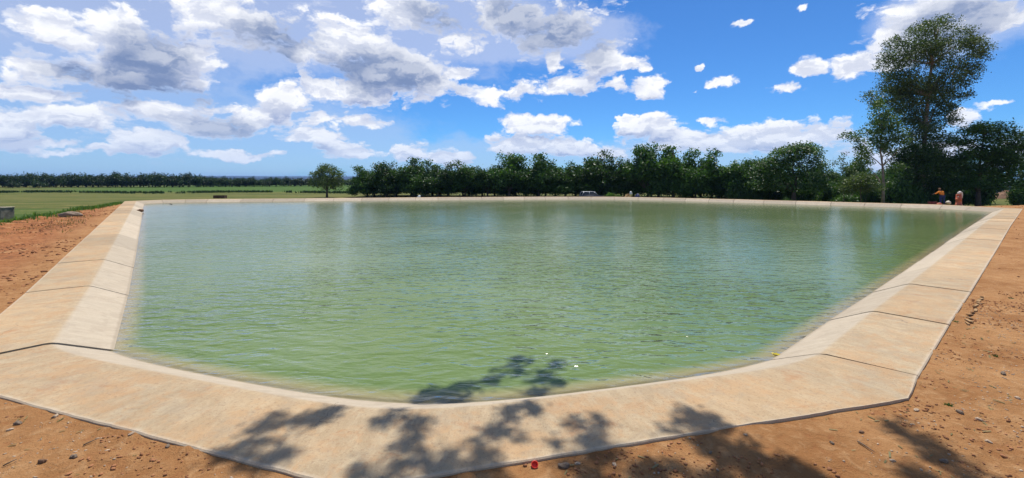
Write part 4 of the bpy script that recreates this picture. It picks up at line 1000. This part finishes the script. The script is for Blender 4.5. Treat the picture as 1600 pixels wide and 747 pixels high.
link_mesh('cabin_glass', bm_done(bm, 'cabin_glass', M['glass']), t)
bm = bmesh.new(); bm_box(bm, (-.52, 0, 1.455), (1.85, 1.2, .06), .025); link_mesh('roof', bm_done(bm, 'roof', M['carpaint'], True), t)
for (x0, x1) in [(-1.64, -1.36), (-.42, -.40), (.97, .37)]:
    for sy in (-1, 1):
        bm = bmesh.new(); tube(bm, [(x0, sy * .755, .93), (x1, sy * .605, 1.44)], .05, 6); link_mesh('roof_pillar', bm_done(bm, 'roof_pillar', M['carpaint'], True), t)
for x in (-1.15, 1.15):
    for sy in (-1, 1):
        bm = bmesh.new(); r_ = bmesh.ops.create_cone(bm, cap_ends=True, segments=24, radius1=.31, radius2=.31, depth=.2, matrix=Matrix.Translation((x, sy * .74, .31)) @ Matrix.Rotation(math.pi / 2, 4, 'X'))
        wh = link_mesh('wheel', bm_done(bm, 'wheel', M['rubber']), t)
        bm = bmesh.new(); bmesh.ops.create_cone(bm, cap_ends=True, segments=16, radius1=.18, radius2=.17, depth=.02, matrix=Matrix.Translation((x, sy * .85, .31)) @ Matrix.Rotation(math.pi / 2, 4, 'X'))
        link_mesh('rim', bm_done(bm, 'rim', M['carpaint']), wh)
for sy in (-1, 1):
    bm = bmesh.new(); bm_box(bm, (1.85, sy * .6, .68), (.06, .28, .12), .02); link_mesh('headlight', bm_done(bm, 'headlight', M['white']), t)
# soil heap with a white sack and a blue bundle
def heap(name, px, Yd, w, h, mat, label, cat, seed, asp=.7):
    q = place(px, Yd); bm = bmesh.new(); n = 26; m = 9
    c = bm.verts.new((0, 0, h)); prev = None; rr = random.Random(seed); ph = [rr.uniform(0, 6) for _ in range(4)]
    for j in range(1, m + 1):
        r_ = j / m; cur = []
        for k in range(n):
            a = 6.2832 * k / n; R_k = w / 2 * r_ * (1 + .12 * math.sin(3 * a + ph[0]) + .07 * math.sin(5 * a + ph[1]))
            cur.append(bm.verts.new((math.cos(a) * R_k, math.sin(a) * R_k * asp, h * (1 - r_) ** 1.0 * (1 + .15 * math.sin(a * 4 + j + ph[2])) - (.15 if j == m else 0))))
        for k in range(n):
            if prev is None: bm.faces.new((c, cur[k], cur[(k + 1) % n]))
            else: bm.faces.new((prev[k], cur[k], cur[(k + 1) % n], prev[(k + 1) % n]))
        prev = cur
    o = link_mesh(name, bm_done(bm, name, mat, True), loc=q); return tag(o, label, cat)
heap('soil_heap', 981, 70, 2.6, 1.15, M['mound'], 'low tan soil heap behind the middle of the far rim', 'soil heap', 3)
def sack(name, loc, s, mat, label, cat, seed, lean=0.0):
    bm = rock_bm(seed, 3, .1)
    for v in bm.verts: v.co.z = v.co.z * (1 if v.co.z > 0 else .6); v.co.x *= 1 - .25 * v.co.z
    o = link_mesh(name, bm_done(bm, name, mat, True), loc=loc); o.scale = s; o.rotation_euler = (0, lean, .3); return tag(o, label, cat)
q = place(985.5, 69.6); sack('sack', (q.x, q.y - .1, q.z + 1.22), (.22, .2, .34), M['white'], 'white sack standing on the tan soil heap', 'sack', 41)
q = place(996, 69.0); sack('bundle', (q.x, q.y, q.z + .62), (.42, .35, .60), M['blue'], 'dark blue bundle right of the tan soil heap', 'bundle', 42)
q = place(654, 70.5); sack('sack', (q.x, q.y, q.z + .45), (.30, .25, .55), M['white'], 'white sack standing alone behind the far rim under the orchard', 'sack', 43, .4)
for k, (px, s, h) in enumerate([(951, 1.0, 1.35), (957, .5, 1.15), (965, .7, 1.05), (1232, 1.3, 1.0)]):
    q = place(px, 69.5 if k < 3 else 57); r = random.Random(k)
    tree('shrub', q, [(r.uniform(-.3, .3) * s, r.uniform(-.2, .2), h * .55, .42 * s, h * .4), (0.1, 0, h * .75, .3 * s, h * .25)], [(0, 0, -.1), (0, 0, h * .4), (.02, 0, h * .7)], .03, 700, .07, M['grass'], M['bark'],
         ['yellow-green shrub between the parked car and the soil heap', 'narrow yellow-green shrub beside the wider one near the soil heap', 'small yellow-green shrub just left of the soil heap', 'low green shrub under the broad dome tree'][k], seed=60 + k, cat='shrub', nl=2)
# ------------------------------------------------------------------ worker, standpipe and clutter at the right
def skin_body(name, joints, edges_, mat, parent=None, sub=2, root=0):
    me = bpy.data.meshes.new(name); me.from_pydata([j[0] for j in joints], edges_, []); o = bpy.data.objects.new(name, me); COL.objects.link(o)
    o.modifiers.new('skin', 'SKIN'); sv = me.skin_vertices[0].data
    for i, j in enumerate(joints): r_ = j[1] if isinstance(j[1], tuple) else (j[1], j[1]); sv[i].radius = r_; sv[i].use_root = (i == root)
    m_ = o.modifiers.new('sub', 'SUBSURF'); m_.levels = sub; m_.render_levels = sub
    dg = bpy.context.evaluated_depsgraph_get(); ev = bpy.data.meshes.new_from_object(o.evaluated_get(dg)); ev.name = name
    bpy.data.objects.remove(o); ev.materials.clear(); ev.materials.append(mat); ev.polygons.foreach_set('use_smooth', [True] * len(ev.polygons))
    return link_mesh(name, ev, parent)
q = place(1472.5, 46.3); q.z = -0.10
w = empty('person', q, 0.0); tag(w, 'person in orange jacket and navy trousers bending forward by the far right rim', 'person')
# facing away from the camera (+y), torso bent forward a little, left arm reaching out to the side
J = [((0, 0, .93), (.15, .12)), ((0, .07, 1.12), (.15, .11)), ((0, .15, 1.30), (.18, .12)), ((0, .21, 1.40), (.11, .09)), ((0, .25, 1.47), .055), ((0, .29, 1.56), (.085, .10)), ((0, .31, 1.64), (.07, .085)),
     ((-.11, .0, .86), .105), ((-.15, .06, .48), .068), ((-.17, .0, .10), .045), ((-.18, .14, .045), .04), ((.11, .0, .86), .105), ((.15, .02, .48), .068), ((.18, -.06, .10), .045), ((.19, .09, .045), .04),
     ((-.21, .17, 1.34), .062), ((-.38, .18, 1.20), .048), ((-.52, .38, 1.10), .034), ((-.57, .44, 1.08), .030), ((.21, .17, 1.34), .062), ((.27, .14, 1.06), .048), ((.22, .32, .88), .034), ((.20, .38, .85), .030)]
E = [(0, 1), (1, 2), (2, 3), (3, 4), (4, 5), (5, 6), (0, 7), (7, 8), (8, 9), (9, 10), (0, 11), (11, 12), (12, 13), (13, 14), (2, 15), (15, 16), (16, 17), (17, 18), (2, 19), (19, 20), (20, 21), (21, 22)]
skin_body('body', J, E, M['skin'], w)
jk = [((0, .0, .96), (.175, .145)), ((0, .07, 1.12), (.175, .135)), ((0, .15, 1.30), (.21, .145)), ((0, .20, 1.39), (.12, .10)), ((-.22, .17, 1.34), .085), ((-.38, .18, 1.20), .066), ((-.49, .34, 1.12), .05), ((.22, .17, 1.34), .085), ((.275, .14, 1.06), .066), ((.235, .28, .92), .05)]
skin_body('jacket', jk, [(0, 1), (1, 2), (2, 3), (2, 4), (4, 5), (5, 6), (2, 7), (7, 8), (8, 9)], M['orange'], w)
tr_ = [((0, 0, .93), (.165, .13)), ((-.11, .0, .84), .125), ((-.15, .06, .48), .09), ((-.17, .0, .12), .068), ((.11, .0, .84), .125), ((.15, .02, .48), .09), ((.18, -.06, .12), .068)]
skin_body('trousers', tr_, [(0, 1), (1, 2), (2, 3), (0, 4), (4, 5), (5, 6)], M['navy'], w)
bm = bmesh.new(); bmesh.ops.create_uvsphere(bm, u_segments=20, v_segments=12, radius=.115, matrix=Matrix.Translation((0, .30, 1.645)) @ Matrix.Diagonal((1, 1.1, .75, 1)))
bm_box(bm, (0, .42, 1.62), (.15, .12, .015), .005); link_mesh('cap', bm_done(bm, 'cap', M['hair'], True), w)
for sx, y0 in ((-.178, .07), (.187, .02)):
    bm = bmesh.new(); bm_box(bm, (sx, y0, .045), (.10, .28, .09), .03); link_mesh('boot', bm_done(bm, 'boot', M['rubber'], True), w)
for sx, c in ((-1, (-.585, .46, 1.075)), (1, (.195, .40, .84))):       # hands with fingers
    hv = [(c, .028), ((c[0], c[1] + .05, c[2] - .02), (.032, .016))]; he = [(0, 1)]
    for f in range(4):
        x = c[0] + (f - 1.5) * .019; l = .034 - .004 * abs(f - 1.4)
        hv += [((x, c[1] + .085, c[2] - .035), .0085), ((x, c[1] + .085 + l * .7, c[2] - .06), .0075)]; he += [(1, len(hv) - 2), (len(hv) - 2, len(hv) - 1)]
    hv += [((c[0] - sx * .04, c[1] + .03, c[2] - .03), .010), ((c[0] - sx * .05, c[1] + .06, c[2] - .05), .0085)]; he += [(0, len(hv) - 2), (len(hv) - 2, len(hv) - 1)]
    skin_body('hand', hv, he, M['skin'], w, 1)
# standpipe
q = place(1498, 46.0); q.z = -.12; t = empty('standpipe', q); tag(t, 'squat red-orange standpipe with a chalky white hooked top at the far rim', 'standpipe')
bm = bmesh.new(); prof = [(.30, 0), (.30, .06), (.25, .07), (.24, .55), (.26, .56), (.26, .62), (.235, .63), (.225, 1.05), (.20, 1.12), (.0001, 1.14)]
R = [[bm.verts.new((r_ * math.cos(6.2832 * k / 20), r_ * math.sin(6.2832 * k / 20), z_)) for k in range(20)] for r_, z_ in prof]
for i_ in range(len(R) - 1):
    for k in range(20): bm.faces.new((R[i_][k], R[i_][(k + 1) % 20], R[i_ + 1][(k + 1) % 20], R[i_ + 1][k]))
link_mesh('pipe', bm_done(bm, 'pipe', M['redpipe'], True), t)
bm = bmesh.new(); tube(bm, [(.22, -.06, .70), (.24, -.08, 1.0), (.18, -.10, 1.26), (.02, -.12, 1.33), (-.13, -.14, 1.26), (-.18, -.16, 1.10)], [.07, .09, .11, .12, .12, .10], 12); elbow = link_mesh('elbow', bm_done(bm, 'elbow', M['pinkwhite'], True), t)
bm = bmesh.new(); tube(bm, [(-.18, -.16, 1.12), (-.185, -.165, 1.04)], [.13, .13], 14); link_mesh('flange', bm_done(bm, 'flange', M['redpipe'], True), elbow)
bm = bmesh.new(); tube(bm, [(-.20, -.14, .92), (-.20, -.14, .80)], [.055, .055], 10); link_mesh('tap', bm_done(bm, 'tap', M['pinkwhite'], True), t)
q = place(1481.5, 45.6); q.z = -.1; sack('sack', (q.x, q.y, .12), (.30, .2, .22), M['cream'], 'slumped cream sack on the ground right of the person', 'sack', 44, .3)
q = place(1467.5, 45.4); q.z = -.1; sack('bundle', (q.x, q.y, .02), (.22, .2, .13), M['redpipe'], 'small orange-brown bundle at the left foot of the person', 'bundle', 45)
q = place(1457, 46.0); q.z = -.1; t = empty('crate', q, .1); tag(t, 'low maroon crate left of the person at the far right rim', 'crate')
for j in range(3):
    bm = bmesh.new(); 
    for sy in (-1, 1): bm_box(bm, (0, sy * .22, .06 + .11 * j), (.62, .02, .08), .006)
    for sx in (-1, 1): bm_box(bm, (sx * .32, 0, .06 + .11 * j), (.02, .42, .08), .006)
    link_mesh('slat', bm_done(bm, 'slat', M['maroon']), t)
# building beyond the right-hand trees
q = place(1561, 120); t = empty('shed', q, .0); tag(t, 'distant shed with pale roof glimpsed between trees at the far right', 'shed')
bm = bmesh.new(); bm_box(bm, (0, 0, 1.3), (3.4, 3.0, 2.6), 0); link_mesh('wall', bm_done(bm, 'wall', M['wall']), t)
bm = bmesh.new(); side = [(-1.9, 2.62), (1.9, 2.62), (1.9, 2.72), (0, 3.35), (-1.9, 2.72)]
L = [bm.verts.new((-2.3 + 0 * x, x, z)) for x, z in side]; Rr = [bm.verts.new((2.3, x, z)) for x, z in side]
bm.faces.new(L); bm.faces.new(Rr[::-1])
for i_ in range(5): bm.faces.new((L[i_], Rr[i_], Rr[(i_ + 1) % 5], L[(i_ + 1) % 5]))
bmesh.ops.recalc_face_normals(bm, faces=bm.faces); link_mesh('roof', bm_done(bm, 'roof', M['roofmetal']), t)
bm = bmesh.new(); bm_box(bm, (.4, -1.52, 1.0), (.9, .05, 2.0), .01); link_mesh('door', bm_done(bm, 'door', M['wood']), t)
bm = bmesh.new(); bm_box(bm, (-.8, -1.52, 1.6), (.8, .05, .7), .01); link_mesh('window', bm_done(bm, 'window', M['glass']), t)
heap('soil_mound', 1572, 84, 7.5, 1.5, M['brownstone'], 'brown soil mound under the shed at the far right', 'soil mound', 9, .5)

# ------------------------------------------------------------------ air between here and the hills
hm = bpy.data.materials.new('haze'); hm.use_nodes = True; hm.node_tree.nodes.clear(); N = NT(hm.node_tree)
ho = N.n('ShaderNodeOutputMaterial'); hv = N.n('ShaderNodeVolumePrincipled'); hv.inputs['Density'].default_value = 0.000085
hv.inputs['Color'].default_value = (0.28, 0.50, 1.0, 1); hv.inputs['Anisotropy'].default_value = 0.2
hm.node_tree.links.new(hv.outputs[0], ho.inputs['Volume'])
bm = bmesh.new(); bm_box(bm, (0, 0, 38), (26000, 26000, 84)); tag(link_mesh('haze', bm_done(bm, 'haze', hm)), kind='stuff')
